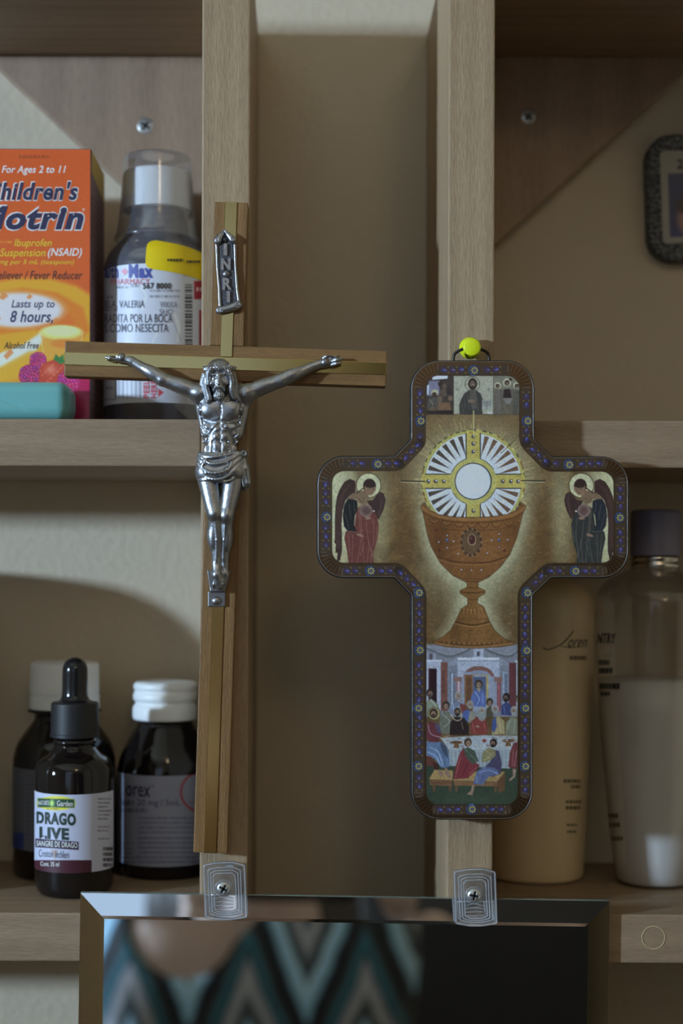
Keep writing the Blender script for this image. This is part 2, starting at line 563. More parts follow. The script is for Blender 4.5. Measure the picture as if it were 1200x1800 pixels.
def set_print(o, rgb, e=EV, foil=None):
    """rgb (n,3) photo colours per vertex -> surface colours"""
    me = o.data
    at = me.color_attributes.new('print', 'FLOAT_COLOR', 'POINT')
    c = np.ones((len(rgb), 4), np.float32)
    c[:, :3] = np.clip(lin(np.clip(rgb, 0, 255)) / e, 0, 0.9)
    at.data.foreach_set('color', c.ravel())
    if foil is not None:
        a2 = me.attributes.new('foil', 'FLOAT', 'POINT')
        a2.data.foreach_set('value', np.asarray(foil, np.float32))

def grid_faces(nx, ny, keep=None):
    j, i = np.meshgrid(np.arange(ny - 1), np.arange(nx - 1), indexing='ij')
    a = (j * nx + i).ravel()
    f = np.stack([a, a + nx, a + nx + 1, a + 1], 1)
    return f if keep is None else f[keep.ravel()]

# ---- lettering
_tx = {}
def text2d(s, shear=0.0, bold=0.0):
    key = (s, shear, bold)
    if key in _tx: return _tx[key]
    c = bpy.data.curves.new('lettering', 'FONT')
    c.body = s; c.shear = shear; c.offset = bold; c.resolution_u = 3; c.size = 1.0; c.space_character = 1 + bold * 2.4
    o = bpy.data.objects.new('lettering', c); COL.objects.link(o)
    dg = bpy.context.evaluated_depsgraph_get(); dg.update()
    me = bpy.data.meshes.new_from_object(o.evaluated_get(dg))
    v = np.array([p.co[:2] for p in me.vertices]); f = [list(q.vertices) for q in me.polygons]
    bpy.data.objects.remove(o); bpy.data.meshes.remove(me); bpy.data.curves.remove(c)
    v = v - v.min(0); v = v / np.maximum(v.max(0), 1e-6)
    _tx[key] = (v, f)
    return v, f

def write(name, s, rect, surf, m, parent, shear=0.0, bold=0.0, skew=0.0, up=False):
    """lettering fitted to a rectangle of the print (u0,v0,u1,v1), laid on a surface"""
    v, f = text2d(s, shear, bold)
    u0, v0, u1, v1 = rect
    if up:   # reads upwards
        uu = u0 + (1 - v[:, 1]) * (u1 - u0); vv = v1 - v[:, 0] * (v1 - v0)
    else:
        uu = u0 + v[:, 0] * (u1 - u0); vv = v1 - v[:, 1] * (v1 - v0) + skew * v[:, 0]
    return mobj(name, surf(uu, vv), f, m, parent)

def plane_surf(Y, lift=0.00012):
    def g(u, v):
        return np.array([P(a, b, Y - lift)[:] for a, b in zip(u, v)])
    return g

def cyl_surf(cx, cy, R, lift=0.00015):
    """points of the upright cylinder seen at photo positions (u,v)"""
    def g(u, v):
        out = []
        for a, b in zip(u, v):
            d = P(a, b, 1.0 - D) - Vector((0, -D, ZC))       # per unit depth
            dx = d.x; r = R + lift
            # |(dx*t - cx, t - D - cy)| = r
            A = dx * dx + 1; B = -2 * (dx * cx + (D + cy)); C = cx * cx + (D + cy) ** 2 - r * r
            q = B * B - 4 * A * C
            t = (-B - math.sqrt(q)) / (2 * A) if q > 0 else -B / (2 * A)
            out.append((dx * t, t - D, ZC + d.z * t))
        return np.array(out)
    return g

def cyl_label(name, cx, cy, R, z0, z1, a0, a1, cv, m, parent, base, na=160, nz=110, lift=0.0001):
    """printed paper label wrapped on a cylinder between angles a0..a1 (0 = towards the camera, + = right)"""
    A = np.radians(np.linspace(a0, a1, na)); Z = np.linspace(z1, z0, nz)
    aa, zz = np.meshgrid(A, Z)
    v = np.stack([cx + (R + lift) * np.sin(aa), cy - (R + lift) * np.cos(aa), zz], -1).reshape(-1, 3)
    o = mobj(name, v, grid_faces(na, nz), m, parent, smooth=True)
    u, w_ = proj(v)
    c = cv.sample(u, w_)
    set_print(o, c, base or EV)
    return o
# ================================================================== materials of the setting
WALLY = 0.112
M = {}
M['wall'] = mat('cream wall paint', alb(151, 140, 123, .48), rough=0.7, bump=0.5, bscale=260, spec=0.3)
M['wall2'] = mat('dull taupe wall paint', (0.68, 0.53, 0.34, 1), rough=.85)
M['wall3'] = mat('dark taupe wall paint', (0.60, 0.49, 0.35, 1), rough=.85)
M['ceil'] = mat('white ceiling paint', (0.87, 0.76, 0.56, 1), rough=0.9)
M['floor'] = mat('brown floor', (0.26, 0.17, 0.10, 1), rough=0.5, vary=0.4, vscale=6)
MC1, MC2 = alb(136, 117, 93), alb(102, 84, 64)
M['maple_z'] = wood('maple upright grain', MC1, MC2, 'z', rings=70)
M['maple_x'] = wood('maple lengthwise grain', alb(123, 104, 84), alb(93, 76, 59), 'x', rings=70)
M['ply'] = wood('maple plywood face', alb(132, 112, 94), alb(98, 80, 66), 'z', fine=.6, rings=26, bump=.1)
M['plug'] = mat('pale glue mark', alb(160, 142, 112), rough=.4)
M['zinc'] = mat('zinc screw metal', (0.62, 0.64, 0.64, 1), rough=0.34, metal=.85)
M['slot'] = mat('dark screw slot', (0.02, 0.02, 0.02, 1), rough=0.6)

# ------------------------------------------------------------------ room shell
def wall_with_hole(axis, c, a0, a1, z0, z1, ha0, ha1, hz0, hz1, th):
    parts = []
    for (p, q, r, s) in ((a0, ha0, z0, z1), (ha1, a1, z0, z1), (ha0, ha1, z0, hz0), (ha0, ha1, hz1, z1)):
        parts.append(box(c, c + th, p, q, r, s) if axis == 'x' else box(p, q, c, c + th, r, s))
    return join(*parts)

def struct(name, vf, m):
    return tag(mobj(name, vf[0], vf[1], m), kind='structure')

XL, XR, YF, ZT = -1.75, 1.7, -3.15, 2.5
struct('wall_back', box(XL, XR, WALLY, WALLY + .1, 0, ZT), M['wall'])
struct('wall_left', wall_with_hole('x', XL - .1, YF, WALLY, 0, ZT, WL[1] - WLS[0] / 2 - .03, WL[1] + WLS[0] / 2 + .03, WL[2] - WLS[1] / 2 - .03, WL[2] + WLS[1] / 2 + .03, .1), M['wall3'])
struct('wall_front', wall_with_hole('y', YF - .1, XL, XR, 0, ZT, WR[0] - WRS[0] / 2 - .04, WR[0] + WRS[0] / 2 + .04, WR[2] - WRS[1] / 2 - .04, WR[2] + WRS[1] / 2 + .04, .1), M['wall2'])
struct('wall_right', box(XR, XR + .1, YF, WALLY, 0, ZT), M['wall2'])
struct('floor', box(XL - .1, XR + .1, YF - .1, WALLY + .1, -.1, 0), M['floor'])
struct('ceiling', box(XL - .1, XR + .1, YF - .1, WALLY + .1, ZT, ZT + .1), M['ceil'])
M['frame'] = mat('white window frame paint', (0.7, 0.7, 0.68, 1), rough=.4)
def frame_x(c, y0, y1, z0, z1, t=.04):
    return join(box(c - .02, c + .03, y0, y0 + t, z0, z1), box(c - .02, c + .03, y1 - t, y1, z0, z1),
                box(c - .02, c + .03, y0 + t, y1 - t, z0, z0 + t), box(c - .02, c + .03, y0 + t, y1 - t, z1 - t, z1))
struct('window_1', frame_x(XL, WL[1] - WLS[0] / 2 - .03, WL[1] + WLS[0] / 2 + .03, WL[2] - WLS[1] / 2 - .03, WL[2] + WLS[1] / 2 + .03, .03), M['frame'])
v, f = frame_x(0, -WRS[0] / 2 - .04, WRS[0] / 2 + .04, WR[2] - WRS[1] / 2 - .04, WR[2] + WRS[1] / 2 + .04)
struct('window_2', (np.stack([v[:, 1] + WR[0], v[:, 0] + YF, v[:, 2]], 1), f), M['frame'])

# ------------------------------------------------------------------ the wooden shelf unit
SZ = lambda v: float(P(VX, v, 0).z)
X_ = lambda u: float(P(u, 1000, 0).x)
z_mid_t, z_mid_b = SZ(737.5), SZ(820.5)
z_bot_t, z_bot_b = SZ(1606), SZ(1691)
z_top_b = float(P(200, 110, WALLY).z); z_top_t = z_top_b + .0140
LP = (X_(352.3), X_(436.8)); RP = (X_(785.5), X_(867))
ZB, ZTOP = ZC - .52, z_top_t
shelf = thing('wall_shelf', 'light maple wall shelf of upright posts and boards fixed on the cream wall', 'shelf', (0, WALLY / 2, ZB))
EPS = 0.0004
for a, b in (LP, RP):
    v, f = box(a, b, 0, WALLY - EPS, ZB, ZTOP, .0008)
    mobj('post', v, f, M['maple_z'], shelf)
XLS, XRS = LP[0] - .42, RP[1] + .42
boards = [(z_mid_b, z_mid_t), (z_bot_b, z_bot_t), (z_top_b, z_top_t)]
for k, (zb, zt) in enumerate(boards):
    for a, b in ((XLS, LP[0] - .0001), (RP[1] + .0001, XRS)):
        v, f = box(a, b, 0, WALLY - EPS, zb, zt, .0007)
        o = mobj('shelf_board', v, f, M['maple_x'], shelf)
        if k == 1 and a > 0:      # ring left by a glued plug in the front edge
            c = P(1148, 1648, 0); r = 20 * S(0)
            pts = [(c.x + r * math.cos(t), -.0001, c.z + r * math.sin(t)) for t in np.linspace(0, 2 * math.pi, 41)]
            v2, f2 = tube(pts, .00016, 6)
            mobj('plug_ring', v2, f2, M['plug'], o)
for a, b in ((XLS - .019, XLS), (XRS, XRS + .019)):
    v, f = box(a, b, 0, WALLY - EPS, ZB, ZTOP, .0008)
    mobj('side_panel', v, f, M['maple_z'], shelf)

# screw head with a cross slot, seen from the front (unit radius, in local x, depth, z)
def screw_mesh(dome=.5):
    s = Solid((-1.15, -.8, -1.15), (1.15, .6, 1.15), .045)
    s.ell((0, 0, 0), (1, dome, 1)); s.ell((0, .3, 0), (.8, .5, .8))
    s.rbox((0, .8, 0), (1.2, .4, 1.2), 0, 0, True)
    for a, b_ in ((.62, .15), (.15, .62)): s.rbox((0, -dome * .5 - .1, 0), (a, dome * .5 + .1, b_), .03, .04, True)
    return s.mesh()
SCREW, FLAT = screw_mesh(), screw_mesh(.16)

def screw(parent, u, v, Y, rpx, ang=0.0, base=SCREW, dome=.5):
    c = P(u, v, Y); r = rpx * S(Y); o_ = np.array(c[:])
    v_, f_ = base[0].copy(), base[1]
    keep = v_[:, 1] < .05
    v_[:, 1] = np.minimum(v_[:, 1], .0)
    o = mobj('screw', rot_about(v_, 0, 'Y', ang) * r + o_, f_, M['zinc'], parent, True)
    d_ = (.0 if base is FLAT else -.18)
    q = []; g = []
    for a, b_ in ((.60, .14), (.14, .60)):
        n = len(q); q += [(-a, d_ - .13, -b_), (a, d_ - .13, -b_), (a, d_ - .13, b_), (-a, d_ - .13, b_)]; g.append((n, n + 1, n + 2, n + 3))
    mobj('cross_slot', rot_about(np.array(q), 0, 'Y', ang) * r + o_, g, M['slot'], parent)
    return o

# triangular plywood braces in the upper corners, screwed to the wall
GY0 = WALLY - .0105
def brace(pts):
    w = [P(a, b, GY0) for a, b in pts]
    v, f = extrude_outline([(p.x, p.z) for p in w], GY0, WALLY - EPS, .0006)
    return mobj('corner_brace', v, f, M['ply'], shelf)
zt = z_top_b - .0002
k = S(GY0)
def vpx(z): return VY + (ZC - z) / k
uL = VX + (LP[0] - .0002) / k; uR = VX + (RP[1] + .0002) / k; vt = vpx(zt)
b1 = brace([(-24, vt), (uL, vt), (uL, 130 + uL * .923)])
b2 = brace([(uR, vt), (1233, vt), (uR, 250 + (1065 - uR) * .926)])
screw(b1, 256, 221, GY0, 14.5, .6, FLAT)
screw(b2, 928, 205, GY0, 13, .65, FLAT)

# ------------------------------------------------------------------ bevelled mirror held by two clear clips
m, nt, b = new_mat('silvered mirror glass')
b.inputs['Base Color'].default_value = (0.86, 0.90, 0.92, 1); b.inputs['Metallic'].default_value = 1.0; b.inputs['Roughness'].default_value = 0.012
M['mirror'] = m
M['glass_edge'] = mat('pale green glass edge', (0.30, 0.40, 0.38, 1), rough=.12, spec=.8)
mir = thing('wall_mirror', 'frameless mirror with slanted edges clipped to the shelf posts at the bottom', 'mirror', P(606, 1800, 0)[:])
MA = math.radians(0.93) - TH * 0
tl, tr = np.array((141.0, 1570.0)), np.array((1071.5, 1585.0))
ex = (tr - tl) / np.linalg.norm(tr - tl); ey = np.array((-ex[1], ex[0]))
MW, MH = np.linalg.norm(tr - tl), 1330.0
def mpt(a, b_, Y):
    q = tl + ex * a + ey * b_
    return P(q[0], q[1], -.004)[0], Y, P(q[0], q[1], -.004)[2]
levels = [(0, -.0003), (0, -.0034), (38, -.00490), (43.5, -.00506)]
vs = []
for ins_, Y in levels:
    vs += [mpt(ins_, ins_, Y), mpt(MW - ins_, ins_, Y), mpt(MW - ins_, MH - ins_, Y), mpt(ins_, MH - ins_, Y)]
def quad_ring(i): return [(4 * i + a, 4 * i + (a + 1) % 4, 4 * i + 4 + (a + 1) % 4, 4 * i + 4 + a) for a in range(4)]
mobj('glass_edge', vs[:8], quad_ring(0) + [(3, 2, 1, 0)], M['glass_edge'], mir)
mobj('bevel', vs[4:16], quad_ring(0) + quad_ring(1), M['mirror'], mir)
mobj('mirror_face', vs[12:16], [(0, 1, 2, 3)], M['mirror'], mir)

M['clip'] = clear_mat('clear moulded plastic', tint=(.975, .975, .98), gloss_rough=.15, body=.03, body_col=(.75, .77, .80, 1), gl=.08, fk=.25)
M['clip_edge'] = clear_mat('clear plastic moulded edge', tint=(.9, .92, .95), gloss_rough=.15, body=.34, body_col=(.78, .80, .86, 1), gl=.3)
def clip(cu, v0, v1, label, topbump, side):
    t = thing('mirror_clip', label, 'clip', P(cu, v1, -.004)[:], 'clear mirror clips')
    hw = 36.5
    def outline(dx, dt, db, Y, bow=5):
        top = [(cu - hw + dx, v0 + dt + bow), (cu - 14, v0 + dt), (cu + 14, v0 + dt - 1), (cu + hw - dx, v0 + dt + bow)]
        bot = [(cu + hw - dx + 3, v1 - db - bow), (cu + 12, v1 - db), (cu - 8, v1 - db), (cu - hw + dx + 3, v1 - db - bow)]
        p = [P(a, b_, Y) for a, b_ in top + bot]
        return round_poly([(x.x, x.z) for x in p], [.0008] * 8, 3)
    v, f = extrude_outline(outline(0, 0, 46, -.0030), -.0030, -EPS, .00035); mobj('mounting_block', v, f, M['clip'], t)
    q = outline(0, 0, 0, -.0082)
    v, f = extrude_outline(q, -.0082, -.0046, .0005); mobj('clip_plate', v, f, M['clip'], t)
    for i, d in enumerate((1.0, 8, 12.5, 17)):
        q = outline(d, d * 1.15, d * .8, -.0083, 4)
        lp_ = np.array([(a, -.0083, b_) for a, b_ in q])
        v, f = tube(np.vstack([lp_, lp_[:1]]), .00030 if i else .0004, 6, False); mobj('moulded_ridge', v, f, M['clip_edge'], t, True)
    lw = [P(cu - hw + 2, v0 + 57, -.0083)[:], P(cu + hw, v0 + 57, -.0083)[:]]
    v, f = tube(lw, .00022, 6); mobj('moulded_ridge', v, f, M['clip_edge'], t, True)
    for k_ in range(4):
        w_ = smooth_path([P(cu - 16, v0 + 64 + k_ * 6, -.0083)[:], P(cu, v0 + 61 + k_ * 7, -.0083)[:], P(cu + 15, v0 + 65 + k_ * 5, -.0083)[:]], 5)
        v, f = tube(w_, .00016, 6); mobj('moulded_ridge', v, f, M['clip_edge'], t, True)
    sv = v0 + 46
    v, f = tube([P(cu - 1 + 15 * math.cos(q), sv + 15 * math.sin(q), -.0083)[:] for q in np.linspace(0, 2 * math.pi, 33)], .00018, 6)
    mobj('screw_recess', v, f, M['clip_edge'], t, True)
    screw(t, cu - 1, sv, -.0083, 13, .5 if side < 0 else .2)
    if topbump:
        v, f = box(*sorted((P(402, 1, 0).x, P(416, 1, 0).x)), -.0062, -.0046, P(0, v0 + 2, 0).z, P(0, v0 - 3, 0).z, .0004)
        mobj('moulding_nub', v, f, M['clip_edge'], t)
    return t
clip(394, 1516, 1617, 'clear plastic mirror clip under the crucifix on the left post', True, -1)
clip(834, 1528, 1628, 'clear plastic mirror clip under the printed icon cross on the right post', False, 1)

# ------------------------------------------------------------------ the photographer who shows in the mirror
M['skin'] = mat('skin', (0.66, 0.47, 0.39, 1), rough=.5, vary=.15, vscale=20)
M['hair_dark'] = mat('dark brown hair', (0.03, 0.018, 0.012, 1), rough=.5, bump=.5, bscale=120)
M['trouser'] = mat('black trousers', (0.02, 0.02, 0.025, 1), rough=.8)
M['cam_black'] = mat('black camera plastic', (0.015, 0.015, 0.016, 1), rough=.45)
m, nt, b = new_mat('ikat patterned shirt')
tc = nt.nodes.new('ShaderNodeTexCoord'); sx = nt.nodes.new('ShaderNodeSeparateXYZ'); nt.links.new(tc.outputs['Object'], sx.inputs[0])
def mth(op, a, c=None, d=None):
    x = nt.nodes.new('ShaderNodeMath'); x.operation = op
    for i, q in enumerate((a, c, d)):
        if q is None: continue
        if isinstance(q, (int, float)): x.inputs[i].default_value = q
        else: nt.links.new(q, x.inputs[i])
    return x.outputs[0]
ns = nt.nodes.new('ShaderNodeTexNoise'); ns.inputs['Scale'].default_value = 22; nt.links.new(tc.outputs['Object'], ns.inputs['Vector'])
tri = mth('PINGPONG', mth('ADD', sx.outputs['X'], .02), .055)
t1 = mth('ADD', mth('MULTIPLY', tri, 1.0), mth('MULTIPLY', sx.outputs['Z'], .40))
t1 = mth('ADD', t1, mth('MULTIPLY', ns.outputs['Fac'], .012))
fr = mth('FRACT', mth('DIVIDE', t1, .066))
rp = nt.nodes.new('ShaderNodeValToRGB'); rp.color_ramp.interpolation = 'EASE'
els = rp.color_ramp.elements
cols = [(0, (.015, .018, .022)), (.16, (.02, .025, .03)), (.22, (.34, .60, .80)), (.36, (.52, .76, .9)), (.42, (.03, .035, .04)), (.52, (.10, .12, .13)), (.60, (.46, .46, .48)), (.70, (.38, .38, .42)), (.76, (.02, .06, .075)), (.86, (.05, .20, .26)), (.93, (.05, .05, .05)), (1, (.015, .018, .022))]
els[0].position, els[0].color = 0, cols[0][1] + (1,)
els[1].position, els[1].color = 1, cols[-1][1] + (1,)
for p, c in cols[1:-1]:
    e = els.new(p); e.color = c + (1,)
nt.links.new(fr, rp.inputs[0]); nt.links.new(rp.outputs[0], b.inputs['Base Color']); b.inputs['Roughness'].default_value = .8
M['shirt'] = m

per = thing('person', 'person in a blue, black and grey patterned top photographing the shelf, seen in the mirror', 'person', (-.05, -.90, 0))
px, py = -.045, -.935
bs = Solid((-.40, -1.12, -.01), (.50, -.60, 1.66), .0055)
# head, neck, trunk
HX = py - .005
bs.ell((px, py + .06, 1.475), (.075, .095, .115)); bs.ell((px, py + .09, 1.41), (.055, .06, .055), .03)
bs.cap((px, py + .155, 1.475), (px, py + .165, 1.445), .010, .014, .015)
for s_ in (-1, 1):
    bs.ell((px + s_ * .028, py + .146, 1.485), (.014, .012, .011), .008, True)
    bs.ell((px + s_ * .028, py + .137, 1.485), (.012, .012, .012), .004)
    bs.ell((px + s_ * .076, py + .05, 1.465), (.010, .022, .032), .008)
bs.cap((px - .02, py + .145, 1.408), (px + .02, py + .145, 1.408), .006, .006, .006)
bs.cap((px, py + .02, 1.40), (px, py - .005, 1.26), .052, .058, .03)
bs.ell((px, py, 1.13), (.158, .098, .20), .05); bs.ell((px, py, .98), (.135, .09, .16), .05)
bs.ell((px, py, .84), (.165, .105, .13), .05)
bs.cap((px - .13, py, 1.245), (px + .13, py, 1.245), .052, .052, .05)
for s_ in (-1, 1): bs.ell((px + s_ * .07, py + .075, 1.11), (.07, .045, .07), .04)
for s_ in (-1, 1):
    hip = (px + s_ * .085, py, .82); knee = (px + s_ * .09, py + .015, .45); ank = (px + s_ * .09, py - .01, .09)
    bs.cap(hip, knee, .088, .056, .05); bs.cap(knee, ank, .056, .036, .02); bs.ell((px + s_ * .09, py - .03, .33), (.05, .055, .11), .03)
    bs.cap((px + s_ * .09, py - .03, .035), (px + s_ * .105, py + .14, .025), .035, .024, .02, sq=(.8, 1, 1.1))
arms = {-1: ((px - .155, py, 1.235), (-.36, -.86, 1.285), (-.115, -.70, 1.40), (-.082, -.692, 1.455)),
        1: ((px + .16, py, 1.235), (.33, -.88, 1.30), (.115, -.71, 1.42), (.084, -.692, 1.475))}
for s_, (sh, el, wr, ha) in arms.items():
    bs.cap(sh, el, .047, .037, .03); bs.cap(el, wr, .038, .025, .02)
    bs.ell(ha, (.018, .034, .04), .015)
    for q in range(4):
        base = (ha[0] + s_ * .006, ha[1] + .018 + q * .001, ha[2] + .028 - q * .019)
        mid = (base[0] - s_ * .002, base[1] + .030, base[2] + .004); tip = (mid[0] - s_ * .026, mid[1] + .006, mid[2] + .002)
        L = (.9, 1, .93, .75)[q]
        tip = tuple(mid[i] + (tip[i] - mid[i]) * L for i in range(3))
        bs.cap(base, mid, .0095, .0088, .004); bs.cap(mid, tip, .0088, .0075, .003)
    bs.cap((ha[0], ha[1] - .012, ha[2] + .02), (ha[0] - s_ * .02, ha[1] - .02, ha[2] + .045), .011, .009, .006)
v, f = bs.mesh()
mobj('body', v, f, M['skin'], per, True)
ss = Solid((-.40, -1.12, .74), (.50, -.60, 1.40), .006)
ss.ell((px, py, 1.13), (.165, .106, .205), .05); ss.ell((px, py, .98), (.150, .104, .17), .05); ss.ell((px, py, .86), (.178, .118, .13), .05)
ss.cap((px - .135, py, 1.245), (px + .135, py, 1.245), .060, .060, .05)
for s_ in (-1, 1):
    ss.ell((px + s_ * .07, py + .078, 1.11), (.078, .052, .078), .04)
    sh, el = arms[s_][0], arms[s_][1]
    ss.cap(sh, [sh[i] + (el[i] - sh[i]) * .45 for i in range(3)], .057, .058, .03)
VC = -.0985                                           # the open neckline
ss.cap((px - .02, py + .06, 1.33), (px - .02, py + .02, 1.28), .085, .09, .01, True)
ss.path([(VC, -.83, 1.100), (VC - .012, -.84, 1.160), (px - .02, -.87, 1.29)], [.008, .050, .11], .01, True)
v, f = ss.mesh()
mobj('shirt', v, f, M['shirt'], per, True)
ts = Solid((-.30, -1.08, .06), (.22, -.72, .96), .008)
ts.ell((px, py, .86), (.172, .112, .10), .04); ts.ell((px, py, .80), (.17, .112, .10), .04)
for s_ in (-1, 1):
    ts.cap((px + s_ * .085, py, .82), (px + s_ * .09, py + .01, .45), .097, .068, .04); ts.cap((px + s_ * .09, py + .01, .45), (px + s_ * .09, py - .01, .10), .068, .055, .02)
v, f = ts.mesh(); mobj('trousers', v, f, M['trouser'], per, True)
hs = Solid((-.16, -1.06, 1.18), (.07, -.74, 1.62), .0055)
hs.ell((px, py + .045, 1.495), (.088, .105, .115)); hs.ell((px, py + .13, 1.455), (.062, .07, .085), .01, True)
for s_ in (-1, 1): hs.path([(px + s_ * .07, py + .02, 1.48), (px + s_ * .082, py - .02, 1.38), (px + s_ * .065, py - .06, 1.26)], [.035, .032, .018], .03)
hs.path([(px, py - .04, 1.48), (px, py - .07, 1.36), (px, py - .09, 1.24)], [.07, .06, .03], .03)
v, f = hs.mesh(); mobj('hair', v, f, M['hair_dark'], per, True)

pc = thing('photo_camera', 'black camera held up to the face of the person behind the lens', 'camera', (0, -.68, 1.43))
v, f = box(-.051, .051, -.715, -.672, 1.452, 1.545, .008); mobj('camera_body', v, f, M['cam_black'], pc)
v, f = box(-.022, .022, -.712, -.676, 1.545, 1.570, .006); mobj('viewfinder_hump', v, f, M['cam_black'], pc)
v, f = lathe(0, 0, [(-.636, .030), (-.640, .033), (-.672, .033)], 40)
v = np.stack([v[:, 0], v[:, 2], v[:, 1] + 1.5], 1); mobj('lens_barrel', v, f, M['cam_black'], pc, crease=40)
v, f = lathe(.036, -.69, [(1.553, .007), (1.553, .009), (1.545, .009)], 20); mobj('shutter_button', v, f, M['cam_black'], pc)

# dark wardrobe at the back of the room, the black right half of the mirror
M['dark_wood'] = wood('very dark stained wood', (0.012, 0.009, 0.008, 1), (0.006, 0.005, 0.004, 1), 'z', rings=20, rough=.45)
wd = thing('wardrobe', 'tall dark wardrobe at the back of the room, black in the mirror', 'wardrobe', (.75, -2.85, 0))
v, f = box(.13, 1.45, -3.14, -2.5, 0, 2.1, .004); mobj('carcass', v, f, M['dark_wood'], wd)
for a, b_ in ((.15, .785), (.795, 1.43)):
    v, f = box(a, b_, -2.498, -2.48, .08, 2.08, .003); o = mobj('door', v, f, M['dark_wood'], wd)
    hx = b_ - .05 if a < .5 else a + .05
    v, f = tube([(hx, -2.479, 1.0), (hx, -2.45, 1.0), (hx, -2.45, 1.15), (hx, -2.479, 1.15)], .005, 8); mobj('handle', v, f, M['zinc'], o, True)

# unseen warm globe lamp, added behind the photographer to lift the room's ambient light
m, nt, b = new_mat('glowing fill lamp glass')
b.inputs['Base Color'].default_value = (.8, .75, .65, 1); b.inputs['Emission Color'].default_value = (1.0, .76, .48, 1); b.inputs['Emission Strength'].default_value = 6.5
lx, ly = .35, -1.75
lamp = thing('added_fill_lamp', 'added unseen globe lamp on the ceiling, warm fill light behind the person', 'lamp', (lx, ly, ZT))
v, f = lathe(lx, ly, [(ZT - .001, .05), (ZT - .02, .07), (ZT - .03, .06), (ZT - .032, .03), (ZT - .06, .03)], 32); mobj('fill_lamp_base', v, f, M['frame'], lamp)
v, f = lathe(lx, ly, [(ZT - .175 + .12 * math.cos(t), max(.003, .12 * math.sin(t))) for t in np.linspace(.1, math.pi - .01, 20)], 32); mobj('globe', v, f, m, lamp, True)
# ================================================================== things on the shelves
def scrib(cv, x0, x1, y0, y1, col, a=.7, seed=0, dense=.75):
    """a line of print too small to read"""
    r = random.Random(seed); x = x0
    while x < x1:
        w_ = r.uniform(3, 9)
        cv.poly([(x, y0), (min(x + w_, x1), y0), (min(x + w_, x1), y1), (x, y1)], col, a * r.uniform(.6, 1), 1.0)
        x += w_ + r.uniform(.8, 1.8) / dense

def dashes(name, rows, surf, m, parent, seed=0):
    r = random.Random(seed); v = []; f = []
    for x0, x1, y0, y1 in rows:
        x = x0
        while x < x1:
            w_ = min(r.uniform(2.5, 6), x1 - x)
            n = len(v) * 4
            v.append(surf([x, x + w_, x + w_, x], [y0, y0, y1, y1])); f.append((n, n + 3, n + 2, n + 1))
            x += w_ + 1.2
    return tag(mobj(name, np.concatenate(v), f, m, parent), kind='stuff')

INK = {}
def ink(name, r, g, b, rough=.5):
    if name not in INK: INK[name] = mat(name, alb(r, g, b), rough=rough)
    return INK[name]
white = ink('white ink', 196, 193, 197); navy = ink('navy ink', 34, 32, 58); yellow = ink('yellow ink', 200, 158, 40)
black = ink('black ink', 34, 33, 36); grey = ink('grey ink', 95, 97, 108)
M['paper'] = paint_mat('printed paper', .45); M['gloss_print'] = paint_mat('glossy printed card', .28, coat=.2)

# ------------------------------------------------------------------ orange medicine box
BY0, BY1 = .030, .074
bx1 = float(P(159.5, 500, BY0).x); bx0 = bx1 - .0625
bz1 = float(P(100, 261, BY0).z)
mb = thing('medicine_box', 'orange medicine carton for children on the middle shelf', 'box', ((bx0 + bx1) / 2, (BY0 + BY1) / 2, z_mid_t))
M['carton_side'] = mat('dark plum carton side', alb(92, 70, 74), rough=.45, vary=.15, vscale=300)
v, f = box(bx0, bx1, BY0, BY1, z_mid_t, bz1, .0005)
mobj('carton', v, f, M['carton_side'], mb)
cv = Canvas(-100, 255, 165, 745, 1.0, (186, 80, 34))
for t in range(24):      # slow change of the orange down the panel
    cv.glow(60, 270 + t * 10, 140, 26, (178 + t * .4, 74 + t * .5, 30), .25)
cv.poly([(-100, 520), (-40, 500), (30, 489), (90, 490), (135, 503), (165, 522), (165, 745), (-100, 745)], (204, 142, 38), 1, 9)
cv.poly([(-100, 540), (-30, 518), (40, 506), (100, 514), (146, 540), (158, 580), (140, 600), (60, 580), (-100, 600)], (205, 110, 32), 1, 7)
cv.poly([(-100, 560), (-20, 530), (50, 518), (104, 530), (132, 565), (120, 585), (30, 570), (-100, 590)], (200, 96, 34), .8, 8)
cv.ell(30, 545, 84, 33, (222, 160, 120), .8, 8); cv.ell(32, 545, 76, 29, (214, 188, 190), 1, 5)
for x, y, r_ in ((6, 520, 9), (52, 521, 6), (98, 562, 5), (-6, 560, 8)): cv.poly([(x - r_, y + r_ * .4), (x, y - r_ * .7), (x + r_, y), (x, y + r_ * .8)], (214, 120, 60), .9, 2)
cv.poly([(-100, 640), (-20, 628), (40, 606), (72, 584), (80, 592), (60, 622), (0, 650), (-100, 672)], (216, 200, 200), .9, 5)
cv.poly([(-100, 665), (0, 645), (50, 618), (80, 615), (80, 690), (-100, 745)], (208, 146, 42), .9, 6)
cv.poly([(-100, 700), (10, 672), (40, 665), (60, 745), (-100, 745)], (206, 120, 36), .8, 10)
cv.poly([(6, 626), (18, 612), (24, 620), (12, 632)], (205, 110, 50), .8, 2)
cv.poly([(72, 588), (144, 584), (136, 628), (80, 630)], (214, 140, 58), .85, 3)           # dosing cup of syrup
cv.ell(107, 584, 38, 13, (222, 190, 110), .9, 3); cv.ell(108, 582, 31, 9, (232, 208, 150), .9, 3); cv.ell(112, 604, 22, 8, (205, 112, 44), .8, 4)
cv.line([(70, 586), (78, 628)], 1.6, (230, 190, 140), .7); cv.line([(146, 584), (138, 622)], 1.6, (230, 190, 140), .7)
cv.poly([(124, 640), (165, 648), (165, 745), (118, 745)], (160, 26, 72), 1, 6)
